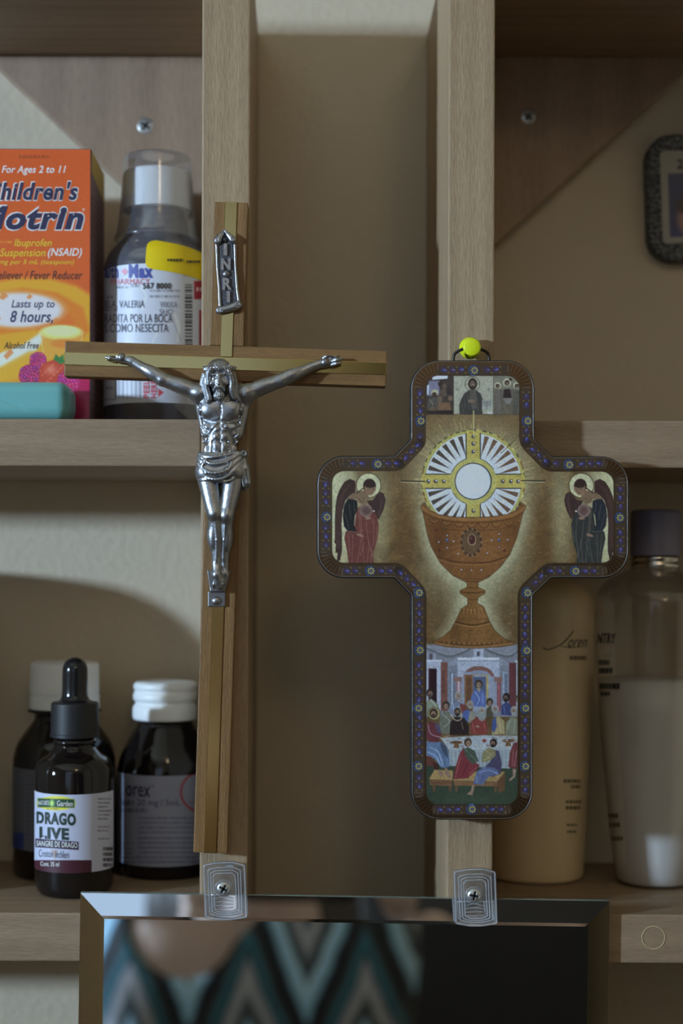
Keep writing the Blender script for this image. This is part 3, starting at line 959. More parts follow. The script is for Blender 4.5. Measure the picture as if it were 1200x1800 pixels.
def berry(x, y, r_, c, hl):
    cv.ell(x, y, r_, r_ * 1.02, c, 1, 1.6)
    rr = random.Random(int(x * 7))
    for t in range(34):
        a = t * 2.4; q = r_ * .92 * math.sqrt(t / 34)
        X0, Y0 = x + q * math.cos(a), y + q * math.sin(a)
        cv.ell(X0, Y0, 2.9, 2.9, tuple(min(255, k * (.85 + rr.random() * .5)) for k in c), .9, 1.2)
        cv.ell(X0 - .8, Y0 - 1, 1.1, 1.0, hl, .55, 1)
        cv.ring(X0, Y0, 3.1, .6, (92, 20, 52), .5)
berry(67, 634, 15, (150, 44, 92), (220, 150, 190)); berry(52, 660, 19, (140, 40, 88), (214, 140, 184))
cv.poly(round_poly([(72, 640), (100, 630), (118, 644), (108, 678), (84, 690), (66, 680)], [8] * 6), (172, 62, 42), 1, 2)
for t in range(26): cv.ell(74 + (t * 37 % 40), 640 + (t * 23 % 40), .9, 1.3, (214, 140, 96), .8, 1)
cv.glow(90, 650, 9, 8, (222, 150, 124), .6)
cv.poly([(94, 632), (98, 622), (104, 628), (112, 622), (112, 632), (120, 636), (106, 640)], (52, 108, 54), 1, 1.6)
berry(120, 672, 20, (166, 42, 98), (226, 150, 190))
scrib(cv, 33, 88, 273, 278, (110, 50, 28), .6, 3)
scrib(cv, 1, 23, 424, 427, (205, 160, 50), .7, 4)
cv.noise(.015, 1.5, seed=4)
uu, vv = np.meshgrid(np.linspace(-97, 159, 257), np.linspace(261.5, 744, 484))
pw = plane_surf(BY0, .00005)(uu.ravel(), vv.ravel())
pw[:, 0] = np.clip(pw[:, 0], bx0 + .0004, bx1 - .0004); pw[:, 2] = np.clip(pw[:, 2], z_mid_t + .0004, bz1 - .0004)
fp = mobj('front_panel', pw, grid_faces(257, 484), M['gloss_print'], mb)
set_print(fp, cv.sample(uu.ravel(), vv.ravel()), .60)
s1, s2 = plane_surf(BY0, .00012), plane_surf(BY0, .0002)
def outl(t, r, c1, c2, sh, b1, b2, g=1.6):
    write('lettering', t, (r[0] - g, r[1] - g, r[2] + g, r[3] + g), s1, c2, fp, sh, b2)
    write('lettering', t, r, s2, c1, fp, sh, b1)
write('lettering', 'For Ages 2 to 11', (3, 291, 116, 308), s1, white, fp, .25, .012)
outl("Children's", (-24, 319, 137, 352), navy, white, .25, .03, .06)
outl('Motrin', (-43, 362, 147, 404), navy, white, .25, .04, .07, 2.0)
write('lettering', '®', (145, 366, 149, 371), s1, white, fp)
write('lettering', 'Ibuprofen', (25, 420, 91, 437), s1, yellow, fp, .25, .005)
write('lettering', 'Oral Suspension', (-38, 437, 80, 455), s1, yellow, fp, .25, .005)
write('lettering', '(NSAID)', (84, 436, 144, 454), s1, white, fp, .25, .015)
write('lettering', '100 mg per 5 mL (teaspoon)', (-24, 456, 130, 467), s1, yellow, fp, .25)
write('lettering', 'Pain Reliever / Fever Reducer', (-42, 476, 145, 491), s1, ink('brown black ink', 52, 34, 30), fp, .25, .01)
write('lettering', 'Lasts up to', (20, 527, 96, 545), s1, ink('blue ink', 42, 44, 76), fp, .25, .01)
write('lettering', '8 hours,', (18, 546, 93, 570), s1, ink('blue ink', 42, 44, 76), fp, .25, .015)
write('lettering', 'Alcohol Free', (7, 601, 68, 613), s1, ink('brown black ink', 52, 34, 30), fp, .25, .015)
# side panel print: yellow head, small lines
def side_surf(a, b):      # a 0..1 front to back, b photo height at the front edge
    return np.array([(bx1 + .0001, BY0 + .0005 + t * (BY1 - BY0 - .001), float(P(159, q, BY0).z)) for t, q in zip(a, b)])
mobj('side_print', side_surf([.02, .98, .98, .02], [263, 263, 318, 300]), [(0, 1, 2, 3)], ink('olive yellow ink', 150, 128, 50), mb)
vv_ = []; ff_ = []
rr = random.Random(5)
for q in range(30):
    y = 330 + q * 13; a0 = .12; a1 = rr.uniform(.6, .9)
    vv_.append(side_surf([a0, a1, a1, a0], [y, y, y + 4, y + 4])); ff_.append(tuple(range(q * 4, q * 4 + 4)))
mobj('side_print', np.concatenate(vv_), ff_, ink('pale plum ink', 120, 100, 104), mb)

# ------------------------------------------------------------------ teal plastic case lying in front of the box
M['teal'] = mat('teal plastic', alb(84, 136, 136), rough=.35, coat=.1)
s = Solid((-.190, .0, z_mid_t - .001), (-.085, .032, z_mid_t + .020), .0005)
xr = -.0962
s.rbox((xr - .0425, .0155, z_mid_t + .0081), (.0425, .0115, .0079), .0052)
s.path([tuple(P(-40, 690, .0035)), tuple(P(0, 699, .0035)), tuple(P(30, 712, .0035)), tuple(P(74, 738, .0035))], .0009, .0003, True)
v, f = s.mesh()
v[:, 2] = np.maximum(v[:, 2], z_mid_t)
tcase = thing('plastic_case', 'rounded teal plastic case lying in front of the orange carton', 'case', (xr - .0425, .0155, z_mid_t))
mobj('case_shell', v, f, M['teal'], tcase, True)
v, f = box(xr - .06, xr - .044, .0030, .0042, z_mid_t + .0055, z_mid_t + .0105, .0005); mobj('clasp', v, f, M['teal'], tcase)

# ------------------------------------------------------------------ bottles
def prof_px(cu, Yc, rows, zbase=None):
    k = S(Yc); out = []
    for v, r in rows: out.append((float(P(cu, v, Yc).z), r * k))
    if zbase is not None:
        out = [(z, r) for z, r in out if z > zbase + .0016] + [(zbase + .0015, out[-1][1]), (zbase + .0003, out[-1][1] - .0011), (zbase + .00005, out[-1][1] - .002)]
    return out
def srows(rows, n=5):
    return [tuple(p) for p in smooth_path(rows, n)]

M['pp_white'] = mat('white cap plastic', alb(178, 180, 192), rough=.4)
M['clear'] = clear_mat('clear cup plastic', tint=(.93, .93, .95), body=.10, body_col=(.55, .57, .66, 1), gl=.2, gloss_rough=.1)
M['pet'] = clear_mat('clear bottle plastic', tint=(.72, .74, .80), body=.32, body_col=(.30, .31, .37, 1), gl=.25, gloss_rough=.08)
M['syrup'] = mat('dark plum syrup', (0.030, 0.026, 0.040, 1), rough=.25)
M['amber'] = mat('dark amber glass', (0.008, 0.006, 0.006, 1), rough=.06, spec=.6)
M['rubber'] = mat('black rubber', (0.012, 0.012, 0.014, 1), rough=.16)
M['pp_black'] = mat('black ribbed plastic', (0.014, 0.014, 0.016, 1), rough=.5)

# syrup bottle with pharmacy label
SU, SY = 276, .055
scx = float(P(SU, 500, SY).x); SR = 92.5 * S(SY)
sb = thing('syrup_bottle', 'clear medicine bottle with pharmacy label and measuring cup over its cap', 'bottle', (scx, SY, z_mid_t))
body = srows([(371, 47), (385, 48), (412, 56), (432, 70), (450, 84), (468, 91.5), (480, 92.5)]) + [(600, 92.5), (760, 92.5)]
v, f = lathe(scx, SY, prof_px(SU, SY, body, z_mid_t), 72); mobj('bottle_body', v, f, M['pet'], sb, True)
liq = srows([(452, 60), (456, 80), (470, 88), (482, 89)]) + [(600, 89), (758, 89)]
v, f = lathe(scx, SY, prof_px(SU, SY, liq, z_mid_t + .001), 64); mobj('syrup', v, f, M['syrup'], sb, True)
v, f = lathe(scx, SY, prof_px(SU, SY, [(304, 40), (304.5, 56), (307, 59.5), (310, 60), (369, 60.5), (372, 60), (372.5, 50)]), 192, 48, 1.5 * S(SY), (float(P(SU, 366, SY).z), float(P(SU, 311, SY).z)))
mobj('cap', v, f, M['pp_white'], sb, crease=35)
cup = srows([(276, 30), (276.5, 52), (280, 58.5), (300, 61)]) + srows([(301, 61), (372, 66), (418, 72)])
v, f = lathe(scx, SY, prof_px(SU, SY, cup + [(419, 75), (424, 75), (425, 72)]), 72, close=False)
o = mobj('measuring_cup', v, f, M['clear'], sb, True)
cv = Canvas(165, 440, 400, 720, 1.25, (176, 179, 190))
cv.poly([(165, 610), (400, 610), (400, 720), (165, 720)], (168, 170, 180), 1, 2)
cv.poly([(338, 440), (400, 440), (400, 495), (338, 495)], (178, 180, 190), 1)
cv.poly([(341, 494), (400, 494), (400, 526), (341, 526)], (142, 40, 50), 1, 2); cv.poly([(350, 545), (400, 545), (400, 640), (350, 640)], (142, 40, 50), 1, 2)
scrib(cv, 345, 358, 505, 512, (200, 190, 196), .9, 1)
y = 500; rr = random.Random(3)
while y < 606:
    h_ = rr.uniform(1.0, 4.5)
    cv.poly([(325, y), (338, y), (338, y + h_), (325, y + h_)], (38, 38, 46), .9, 1); y += h_ + rr.uniform(1.2, 3.4)
for (a, b_, c, d, sd) in ((188, 200, 520, 525, 1), (204, 226, 503, 507, 2), (230, 248, 498, 505, 3), (263, 317, 509, 513, 4), (263, 315, 519, 523, 5), (184, 206, 543, 546, 6)):
    scrib(cv, a, b_, c, d, (88, 88, 98), .7, sd)
cv.line([(186, 494), (186, 515)], .8, (150, 150, 160), .6)
cv.curve([(246, 500), (256, 520), (250, 545)], 3, (196, 198, 206), .8, 3); cv.curve([(306, 550), (314, 575), (312, 600)], 4, (200, 203, 212), .9, 3); cv.curve([(300, 552), (307, 572), (318, 598)], 1.2, (130, 132, 142), .7)
cv.curve([(276, 585), (270, 597), (268, 606)], 2.5, (204, 206, 214), .8, 2)
cv.line([(184, 664), (203, 664), (203, 702), (184, 702)], 1.2, (40, 42, 62), .9); scrib(cv, 186, 200, 680, 684, (60, 62, 80), .6, 8)
for i in range(6): scrib(cv, 207 + i * 7.5, 210.5 + i * 7.5, 662 + (i % 2) * 3, 700, (84, 86, 100), .55, 20 + i, 3)
cv.poly([(278, 683), (288, 690), (278, 698)], (165, 50, 58), .95)
tz = lambda vv_: float(P(SU, vv_, SY - SR).z)
cyl_label('label', scx, SY, SR, tz(707.5), tz(463), -100, 82, cv, M['paper'], sb, .60, 190, 220)
sS = cyl_surf(scx, SY, SR, .00028)
hb = ink('royal blue ink', 52, 60, 122)
write('lettering', 'alth', (184, 465, 208, 489), sS, hb, sb, 0, .03); write('lettering', 'Max', (226, 464, 269, 489), sS, hb, sb, 0, .05)
cv_d = sS([213, 219, 225, 219], [477, 471, 477, 484]); mobj('logo_diamond', cv_d, [(0, 3, 2, 1)], ink('pink ink', 176, 120, 140), sb)
write('lettering', 'PHARMACY', (195, 490, 263, 500), sS, ink('red ink', 160, 70, 84), sb)
write('lettering', '567 8000', (251, 497, 301, 508), sS, black, sb, 0, .03)
write('lettering', 'ELA, VALERIA', (185, 528, 254, 543), sS, ink('dark grey ink', 64, 66, 80), sb, 0, .005)
write('lettering', 'WKKA', (281, 530, 312, 541), sS, grey, sb); write('lettering', 'SHO', (280, 543, 304, 553), sS, grey, sb)
write('lettering', 'RADITA POR LA BOCA', (184, 552, 303, 567), sS, ink('dark grey ink', 64, 66, 80), sb, 0, .008)
write('lettering', 'S.COMO NESECITA', (184, 569, 296, 584), sS, ink('dark grey ink', 64, 66, 80), sb, 0, .008)
write('lettering', 'PEEL', (252, 668, 262, 700), sS, ink('red ink', 160, 70, 84), sb, 0, .03, up=True); write('lettering', 'HERE', (265, 668, 275, 700), sS, ink('red ink', 160, 70, 84), sb, 0, .03, up=True)
# yellow warning sticker over the shoulder
rowsR = np.array([(v_, r_) for v_, r_ in body]); 
nv, na = 26, 40; gv = []
for i in range(nv):
    t = i / (nv - 1); e = min(t, 1 - t)
    cor = 0 if e > .22 else (1 - math.sqrt(max(0, 1 - (1 - e / .22) ** 2))) * 9
    for j in range(na):
        q = j / (na - 1)
        ang = math.radians(-6.5 + cor + q * (76 - cor))
        vv_ = 439 + t * 53 + q * 12
        r_ = np.interp(vv_, rowsR[:, 0], rowsR[:, 1]) * S(SY) + .00042
        z_ = float(P(SU, vv_ , SY).z)
        gv.append((scx + r_ * math.sin(ang), SY - r_ * math.cos(ang), z_))
st = mobj('warning_sticker', gv, grid_faces(na, nv), mat('yellow sticker paper', alb(182, 158, 14), rough=.4, bump=.2, bscale=120), sb, True)
def stk(u, v_):
    out = []
    for a, b_ in zip(u, v_):
        r_ = np.interp(b_, rowsR[:, 0], rowsR[:, 1]) * S(SY) + .0022
        out.append(cyl_surf(scx, SY, r_, 0)([a], [b_])[0])
    return np.array(out)
tag(dashes('small_print', [(294, 322, 455, 459), (328, 352, 458, 462)], stk, black, st, 3), kind='stuff')

# dropper bottle
DU, DY = 131, .040
dcx = float(P(DU, 1450, DY).x); DR = 69 * S(DY)
db = thing('dropper_bottle', 'small dark dropper bottle with black rubber bulb and white label on the bottom shelf', 'bottle', (dcx, DY, z_bot_t))
v, f = lathe(dcx, DY, prof_px(DU, DY, srows([(1155, 1), (1157, 9), (1163, 17), (1174, 21.5), (1190, 22), (1218, 22.5), (1228, 25), (1234, 31), (1236, 32)], 4)), 48); mobj('rubber_bulb', v, f, M['rubber'], db, True)
v, f = lathe(dcx, DY, prof_px(DU, DY, [(1233.5, 30), (1234, 39), (1236, 41), (1238, 41.5), (1288, 42), (1289, 43), (1294, 43), (1295, 38)]), 216, 54, 1.6 * S(DY), (float(P(DU, 1287, DY).z), float(P(DU, 1239, DY).z)))
mobj('collar', v, f, M['pp_black'], db, crease=30)
rows = [(1294, 36), (1299, 36), (1301, 38.5), (1304, 38.5), (1306, 35), (1312, 35)] + srows([(1313, 36), (1322, 44), (1332, 58), (1342, 66), (1354, 69)]) + [(1450, 69), (1550, 69)] + [(1562, 68), (1575, 64)]
v, f = lathe(dcx, DY, prof_px(DU, DY, rows, z_bot_t), 72); mobj('glass_bottle', v, f, M['amber'], db, True)
cv = Canvas(50, 1380, 210, 1545, 1.5, (164, 168, 188))
cv.poly([(50, 1512), (161, 1512), (161, 1545), (50, 1545)], (58, 24, 34), 1)
cv.ell(98.5, 1412, 34, 12.5, (196, 186, 50), 1, 1.2); cv.ring(98.5, 1412, 0.1, 1, (190, 180, 60), 0)
cv.poly([(66, 1403), (131, 1405), (131, 1420), (66, 1419)], (28, 62, 40), 1)
cv.line([(66, 1403), (131, 1405), (131, 1420), (66, 1419), (66, 1403)], 1, (150, 150, 50), .9)
cv.ell(91, 1412, 5, 6.5, (100, 150, 60), 1); cv.ell(91, 1412, 2, 4, (180, 190, 120), 1)
scrib(cv, 82, 105, 1421, 1423, (70, 80, 40), .8, 4)
cv.poly([(62, 1474), (138, 1480), (138, 1494), (62, 1489)], (40, 26, 46), 1)
cv.poly([(89, 1494), (103, 1494), (97, 1512)], (150, 130, 124), .8, 3)
y = 1403
for i in range(11):
    if i not in (6, 9): scrib(cv, 172, 196 - (i % 3) * 3, y, y + 2.6, (70, 70, 80), .75, i, 1.5)
    y += 7
for i in range(4): scrib(cv, 181, 198, 1489 + i * 9.5, 1495 + i * 9.5, (42, 42, 48), .95, 90 + i, 2)
tz = lambda vv_: float(P(DU, vv_, DY - DR).z)
cyl_label('label', dcx, DY, DR, tz(1535), tz(1397), -105, 84, cv, M['paper'], db, .58, 210, 150)
sD = cyl_surf(dcx, DY, DR, .00024)
dg = ink('dark green ink', 30, 44, 40)
write('lettering', 'DRAGO', (64, 1426, 133, 1448), sD, dg, db, 0, .05, skew=4); write('lettering', 'LIVE', (69, 1453, 121, 1474), sD, dg, db, 0, .055, skew=3)
write('lettering', "NATURE'S", (67, 1407, 86, 1415), sD, white, db, 0, .01); write('lettering', 'Garden', (100, 1407, 128, 1417), sD, white, db, 0, .01, skew=1)
write('lettering', 'SANGRE DE DRAGO', (64, 1477, 136, 1487), sD, white, db, 0, .015, skew=4)
write('lettering', 'Croton lechleri', (68, 1493, 121, 1506), sD, ink('dark grey ink', 64, 66, 80), db, 0, 0, skew=3)
write('lettering', 'Cont. 35 ml', (71, 1514, 104, 1522), sD, white, db, 0, .01, skew=1.5)

# tall amber bottle behind the dropper
TU, TY = 113, .083
tcx = float(P(TU, 1400, TY).x); TR = 89 * S(TY)
tb = thing('amber_bottle', 'tall dark bottle with smooth white cap behind the dropper bottle', 'bottle', (tcx, TY, z_bot_t), 'dark medicine bottles on the bottom shelf')
v, f = lathe(tcx, TY, prof_px(TU, TY, [(1163, 40), (1163.5, 55), (1165, 58.5), (1168, 60), (1217, 60.5), (1217.5, 58.5), (1219.5, 58.5), (1220, 61), (1244, 61), (1245, 55)]), 72); mobj('cap', v, f, M['pp_white'], tb, crease=40)
rows = [(1245, 55), (1246, 64), (1250, 64), (1252, 53), (1262, 52)] + srows([(1264, 53), (1282, 66), (1305, 82), (1330, 89)]) + [(1400, 89), (1540, 89)]
v, f = lathe(tcx, TY, prof_px(TU, TY, rows, z_bot_t), 72); mobj('glass_bottle', v, f, M['amber'], tb, True)
cv = Canvas(10, 1340, 215, 1510, 1.0, (70, 70, 76))
for i in range(16): scrib(cv, 44, 60, 1362 + i * 8, 1364.5 + i * 8, (48, 48, 54), .6, i)
cv.poly([(20, 1464), (42, 1464), (42, 1492), (20, 1492)], (30, 40, 84), 1, 2); cv.line([(44, 1360), (44, 1490)], 1, (92, 92, 98), .6)
tz = lambda vv_: float(P(TU, vv_, TY - TR).z)
cyl_label('label', tcx, TY, TR, tz(1499), tz(1355), -100, 60, cv, M['paper'], tb, None, 90, 80)

# round shouldered bottle beside it
OU, OY = 290, .0865
ocx = float(P(OU, 1400, OY).x); OR_ = 84 * S(OY)
ob = thing('amber_bottle', 'dark bottle with ribbed white screw cap and white label behind the crucifix foot', 'bottle', (ocx, OY, z_bot_t), 'dark medicine bottles on the bottom shelf')
rows = [(1197, 40), (1197.5, 50), (1200, 54)] + srows([(1202, 55.5), (1208, 56), (1213, 53.5), (1219, 56), (1227, 56.5), (1232, 53), (1236, 53), (1243, 57), (1256, 57.5), (1262, 56.5), (1264, 54)], 3)
v, f = lathe(ocx, OY, prof_px(OU, OY, rows), 72); mobj('cap', v, f, M['pp_white'], ob, True)
rows = [(1264, 48), (1272, 48)] + srows([(1273, 49), (1292, 60), (1320, 76), (1346, 83), (1356, 84)]) + [(1450, 84), (1540, 84)]
v, f = lathe(ocx, OY, prof_px(OU, OY, rows, z_bot_t), 72); mobj('glass_bottle', v, f, M['amber'], ob, True)
cv = Canvas(195, 1350, 395, 1535, 1.2, (112, 114, 128))
cv.ring(352, 1392, 34, 4, (130, 46, 58), .95); scrib(cv, 333, 346, 1409, 1412, (90, 92, 104), .7, 2)
scrib(cv, 212, 258, 1421, 1428, (52, 54, 72), .7, 1)
y = 1436
for i in range(10):
    scrib(cv, 243 if i < 8 else 214, 345, y, y + 4, (60, 62, 84), .62, 30 + i, 1.4); scrib(cv, 214, 236, y + 2, y + 5, (60, 62, 84), .4, 60 + i, 1.2) if i > 4 else None
    y += 8.4 if i != 3 else 10
scrib(cv, 214, 236, 1407, 1416, (50, 52, 70), .7, 71)
tz = lambda vv_: float(P(OU, vv_, OY - OR_).z)
cyl_label('label', ocx, OY, OR_, tz(1524), tz(1364), -80, 70, cv, M['paper'], ob, None, 150, 140)
sO = cyl_surf(ocx, OY, OR_, .0003)
write('lettering', 'orex', (221, 1380, 264, 1399), sO, navy, ob, 0, .012, skew=3); write('lettering', '®', (265, 1379, 270, 1385), sO, navy, ob)
write('lettering', '20 mg / 5mL', (241, 1405, 317, 1420), sO, ink('slate ink', 56, 58, 82), ob, 0, .006)

# cream bottle behind the icon cross
CU, CY = 940, .0785
ccx = float(P(CU, 1400, CY).x)
M['cream'] = mat('cream yellow plastic', alb(158, 141, 112), rough=.30, coat=.15)
cb = thing('lotion_bottle', 'opaque cream yellow bottle tapering to its base, behind the printed icon cross', 'bottle', (ccx, CY, z_bot_t), 'toiletry bottles on the right bottom shelf')
rows = [(985, 22), (1006, 22)] + srows([(1008, 24), (1016, 48), (1026, 74), (1042, 94), (1066, 101.5), (1110, 102), (1250, 98), (1400, 91), (1500, 86), (1545, 84)])
v, f = lathe(ccx, CY, prof_px(CU, CY, rows, z_bot_t), 80); mobj('bottle_body', v, f, M['cream'], cb, True)
v, f = lathe(ccx, CY, prof_px(CU, CY, [(905, 20), (906, 30), (910, 32), (1004, 34), (1007, 32)]), 48); mobj('cap', v, f, mat('dark bronze cap', (0.05, 0.04, 0.035, 1), rough=.3), cb, crease=40)
rC = np.array(rows)
def csurf(u, v_):
    return np.array([cyl_surf(ccx, CY, np.interp(b_, rC[:, 0], rC[:, 1]) * S(CY), .0002)([a], [b_])[0] for a, b_ in zip(u, v_)])
pt = smooth_path([(954, 1138), (962, 1142), (980, 1136), (993, 1127), (1008, 1109)], 6)
v, f = tube(csurf([p[0] for p in pt], [p[1] for p in pt]), .00022, 6); mobj('lettering', v, f, black, cb)
write('lettering', 'oren', (998, 1124, 1032, 1138), csurf, black, cb, .5); v, f = tube(csurf([985, 1004, 1020], [1136, 1139, 1136]), .00015, 6); mobj('lettering', v, f, black, cb)
dashes('small_print', [(1001, 1030, 1153, 1160), (990, 1020, 1370, 1376), (1003, 1020, 1380, 1386), (994, 1022, 1407, 1412), (994, 1020, 1417, 1423), (996, 1014, 1448, 1452), (996, 1014, 1460, 1464)], csurf, ink('brown ink', 70, 58, 42), cb, 4)

# clear bottle part filled with white lotion
EU, EY = 1150, .064
ecx = float(P(EU, 1400, EY).x)
M['lotion'] = mat('white lotion', alb(186, 184, 216), rough=.35)
M['lav'] = mat('grey lavender cap plastic', alb(104, 102, 120), rough=.4)
M['silver'] = mat('silver ring metal', (.75, .72, .68, 1), rough=.22, metal=1)
M['pet2'] = clear_mat('faintly smoked bottle plastic', tint=(.86, .85, .84), body=.05, body_col=(.5, .5, .5, 1), gl=.14, gloss_rough=.12)
eb = thing('lotion_bottle', 'clear bottle half filled with white lotion, with a grey capped neck and silver ring', 'bottle', (ecx, EY, z_bot_t), 'toiletry bottles on the right bottom shelf')
rows = [(1000, 43)] + srows([(1001, 44), (1008, 60), (1022, 85), (1045, 100), (1070, 104), (1130, 103), (1250, 96), (1400, 83), (1500, 73), (1545, 67)])
v, f = lathe(ecx, EY, prof_px(EU, EY, rows, z_bot_t), 80); mobj('bottle_body', v, f, M['pet2'], eb, True)
rE = np.array(rows)
lo = [(1193, 20)] + [(v_, np.interp(v_, rE[:, 0], rE[:, 1]) - 2.2) for v_ in (1193.5, 1250, 1300, 1350, 1400, 1450, 1500, 1545)]
lp = prof_px(EU, EY, lo, z_bot_t + .001)
v, f = lathe(ecx, EY, lp, 72); mobj('lotion', v, f, M['lotion'], eb, True)
v, f = lathe(ecx, EY, prof_px(EU, EY, [(896, 25), (897, 38), (900, 42), (905, 43), (976, 43.5), (977, 40)]), 64); mobj('cap', v, f, M['lav'], eb, crease=40)
v, f = lathe(ecx, EY, prof_px(EU, EY, [(976.5, 40), (978, 43), (983, 44), (986, 42), (988, 42), (991, 44), (996, 44), (1000, 41)]), 64); mobj('silver_ring', v, f, M['silver'], eb, True)
def esurf(u, v_):
    return np.array([cyl_surf(ecx, EY, np.interp(b_, rE[:, 0], rE[:, 1]) * S(EY), .0002)([a], [b_])[0] for a, b_ in zip(u, v_)])
write('lettering', 'NTRY', (1049, 1113, 1082, 1131), esurf, black, eb, .2, .03)
dashes('small_print', [(1052, 1071, 1160, 1169), (1052, 1077, 1174, 1184), (1053, 1089, 1201, 1211), (1055, 1072, 1216, 1223)], esurf, black, eb, 4)
dashes('small_print', [(1068, 1086, 1430, 1438), (1070, 1090, 1446, 1454), (1074, 1094, 1470, 1478)], esurf, ink('brown ink', 70, 58, 42), eb, 5)

# ------------------------------------------------------------------ small speckled picture frame hung on the wall
FYc = WALLY - .0075
def fp_(pts, r_, Y): return round_poly([(q.x, q.z) for q in (P(a, b_, Y) for a, b_ in pts)], [r_ * S(Y)] * 4, 8)
m, nt, b = new_mat('speckled black and grey frame')
tc = nt.nodes.new('ShaderNodeTexCoord'); n = nt.nodes.new('ShaderNodeTexNoise'); n.inputs['Scale'].default_value = 900; n.inputs['Detail'].default_value = 2
nt.links.new(tc.outputs['Object'], n.inputs['Vector']); rp = nt.nodes.new('ShaderNodeValToRGB')
rp.color_ramp.elements[0].position = .47; rp.color_ramp.elements[0].color = (.02, .02, .022, 1); rp.color_ramp.elements[1].position = .68; rp.color_ramp.elements[1].color = (.30, .32, .33, 1)
nt.links.new(n.outputs['Fac'], rp.inputs[0]); nt.links.new(rp.outputs[0], b.inputs['Base Color']); b.inputs['Roughness'].default_value = .6
fr_ = thing('picture_frame', 'small rounded black speckled picture frame hanging on the wall of the right bay', 'frame', P(1225, 462, FYc)[:])
outer = fp_([(1134, 236), (1318, 232), (1324, 452), (1141, 462)], 46, FYc); 
v, f = extrude_outline(outer, FYc, WALLY - EPS, .0012); mobj('frame_border', v, f, m, fr_)
matte = fp_([(1159, 266), (1294, 263), (1299, 420), (1165, 429)], 8, FYc); v, f = extrude_outline(matte, FYc - .0003, FYc, 0); mt_ = mobj('mount', v, f, mat('pale grey mount card', alb(98, 97, 92, .3), rough=.6), fr_)
write('lettering', '2', (1189, 280, 1201, 297), plane_surf(FYc, .0006), black, mt_, 0, .02)
cv = Canvas(1170, 300, 1290, 425, .5, (30, 34, 62)); cv.ell(1214, 385, 24, 32, (96, 72, 72), 1, 10); cv.ell(1214, 362, 26, 16, (34, 26, 30), 1, 8); cv.glow(1214, 425, 40, 16, (60, 60, 90), .8)
uu, vv = np.meshgrid(np.linspace(0, 1, 40), np.linspace(0, 1, 40))
U = 1173.5 + uu * 112 + vv * 4; V_ = 305 - uu * 3 + vv * 112
ph = mobj('photograph', plane_surf(FYc, .0005)(U.ravel(), V_.ravel()), grid_faces(40, 40), M['gloss_print'], fr_); set_print(ph, cv.sample(U.ravel(), V_.ravel()), .3)

# domed jar at the far end of the bottom shelf, its round shadow on the wall
jx, jy = -.203, .055
jar = thing('cream_jar', 'white lidded jar on the left end of the bottom shelf', 'jar', (jx, jy, z_bot_t))
v, f = lathe(jx, jy, [(z_bot_t + .104, .0475), (z_bot_t + .1, .049), (z_bot_t + .004, .05), (z_bot_t + .00005, .046)], 56); mobj('jar_body', v, f, M['pp_white'], jar, True)
v, f = lathe(jx, jy, [(z_bot_t + q, r_) for q, r_ in srows([(.146, .004), (.1455, .022), (.142, .031), (.134, .040), (.122, .047), (.1045, .050)], 4)], 56); mobj('lid', v, f, M['pp_white'], jar, True)
# ================================================================== the crucifix on the left post
M['cherry'] = wood('brown stained wood', alb(112, 83, 48), alb(78, 56, 32), 'z', fine=1.3, rings=160, rough=.5, bump=.3)
M['cherry_x'] = wood('brown stained wood across', alb(112, 83, 48), alb(78, 56, 32), 'x', fine=1.3, rings=160, rough=.5, bump=.3)
M['brass'] = mat('polished brass', (0.56, 0.43, 0.18, 1), rough=.14, metal=1)
M['pewter'] = mat('antique pewter', (0.56, 0.58, 0.63, 1), rough=.36, metal=1, bump=.12, bscale=1500, vary=.45, vscale=700)
M['pewter_dk'] = mat('darkened pewter', (0.30, 0.30, 0.32, 1), rough=.42, metal=1)
CO = np.array((397.0, 639.0)); ca = math.radians(1.83)
cex = np.array((math.cos(ca), math.sin(ca))); cey = np.array((-math.sin(ca), math.cos(ca)))
CY0 = -.0098        # front of the wood
def cpx(a, b_): q = CO + cex * a + cey * b_; return q[0], q[1]
def cbox(a0, a1, b0, b1, Y0, Y1, bev):
    """board in the cross' own frame"""
    v, f = box(a0, a1, Y0, Y1, b0, b1, 0)
    bm = bmesh.new(); k = S(CY0)
    vs_ = [bm.verts.new((p[0] * k, p[1], -p[2] * k)) for p in v]
    for q in f: bm.faces.new([vs_[i] for i in q])
    bmesh.ops.recalc_face_normals(bm, faces=bm.faces)
    if bev: bmesh.ops.bevel(bm, geom=list(bm.edges), offset=bev, segments=2, profile=.6, affect='EDGES')
    v, f = take(bm)
    o = np.array(P(CO[0], CO[1], CY0)[:]); o[1] = 0
    an = ca - TH
    X = v[:, 0] * math.cos(an) + v[:, 2] * math.sin(an); Z = -v[:, 0] * math.sin(an) + v[:, 2] * math.cos(an)
    return np.stack([X, v[:, 1], Z], 1) + o, f
cru = thing('crucifix', 'brown wooden crucifix with brass inlay and pewter figure hanging on the left post', 'crucifix', P(370, 1500, -.004)[:])
for b0, b1 in ((-284, -31.2), (31.2, 861)):
    v, f = cbox(-30, 30, b0, b1, CY0, -.0006, .0005); mobj('upright_beam', v, f, M['cherry'], cru)
v, f = cbox(-284, 282.5, -31, 31, CY0, -.0006, .0005); mobj('cross_beam', v, f, M['cherry_x'], cru)
SP = CY0 - .0003
v, f = cbox(-284, 282.5, -11, 11.5, SP, CY0 + .001, .00022); mobj('brass_strip', v, f, M['brass'], cru)
v, f = cbox(-11, 11, -284, -11.3, SP, CY0 + .001, .00022); mobj('brass_strip', v, f, M['brass'], cru)
v, f = cbox(-11, 11, 11.8, 861, SP, CY0 + .001, .00022); mobj('brass_strip', v, f, M['brass'], cru)

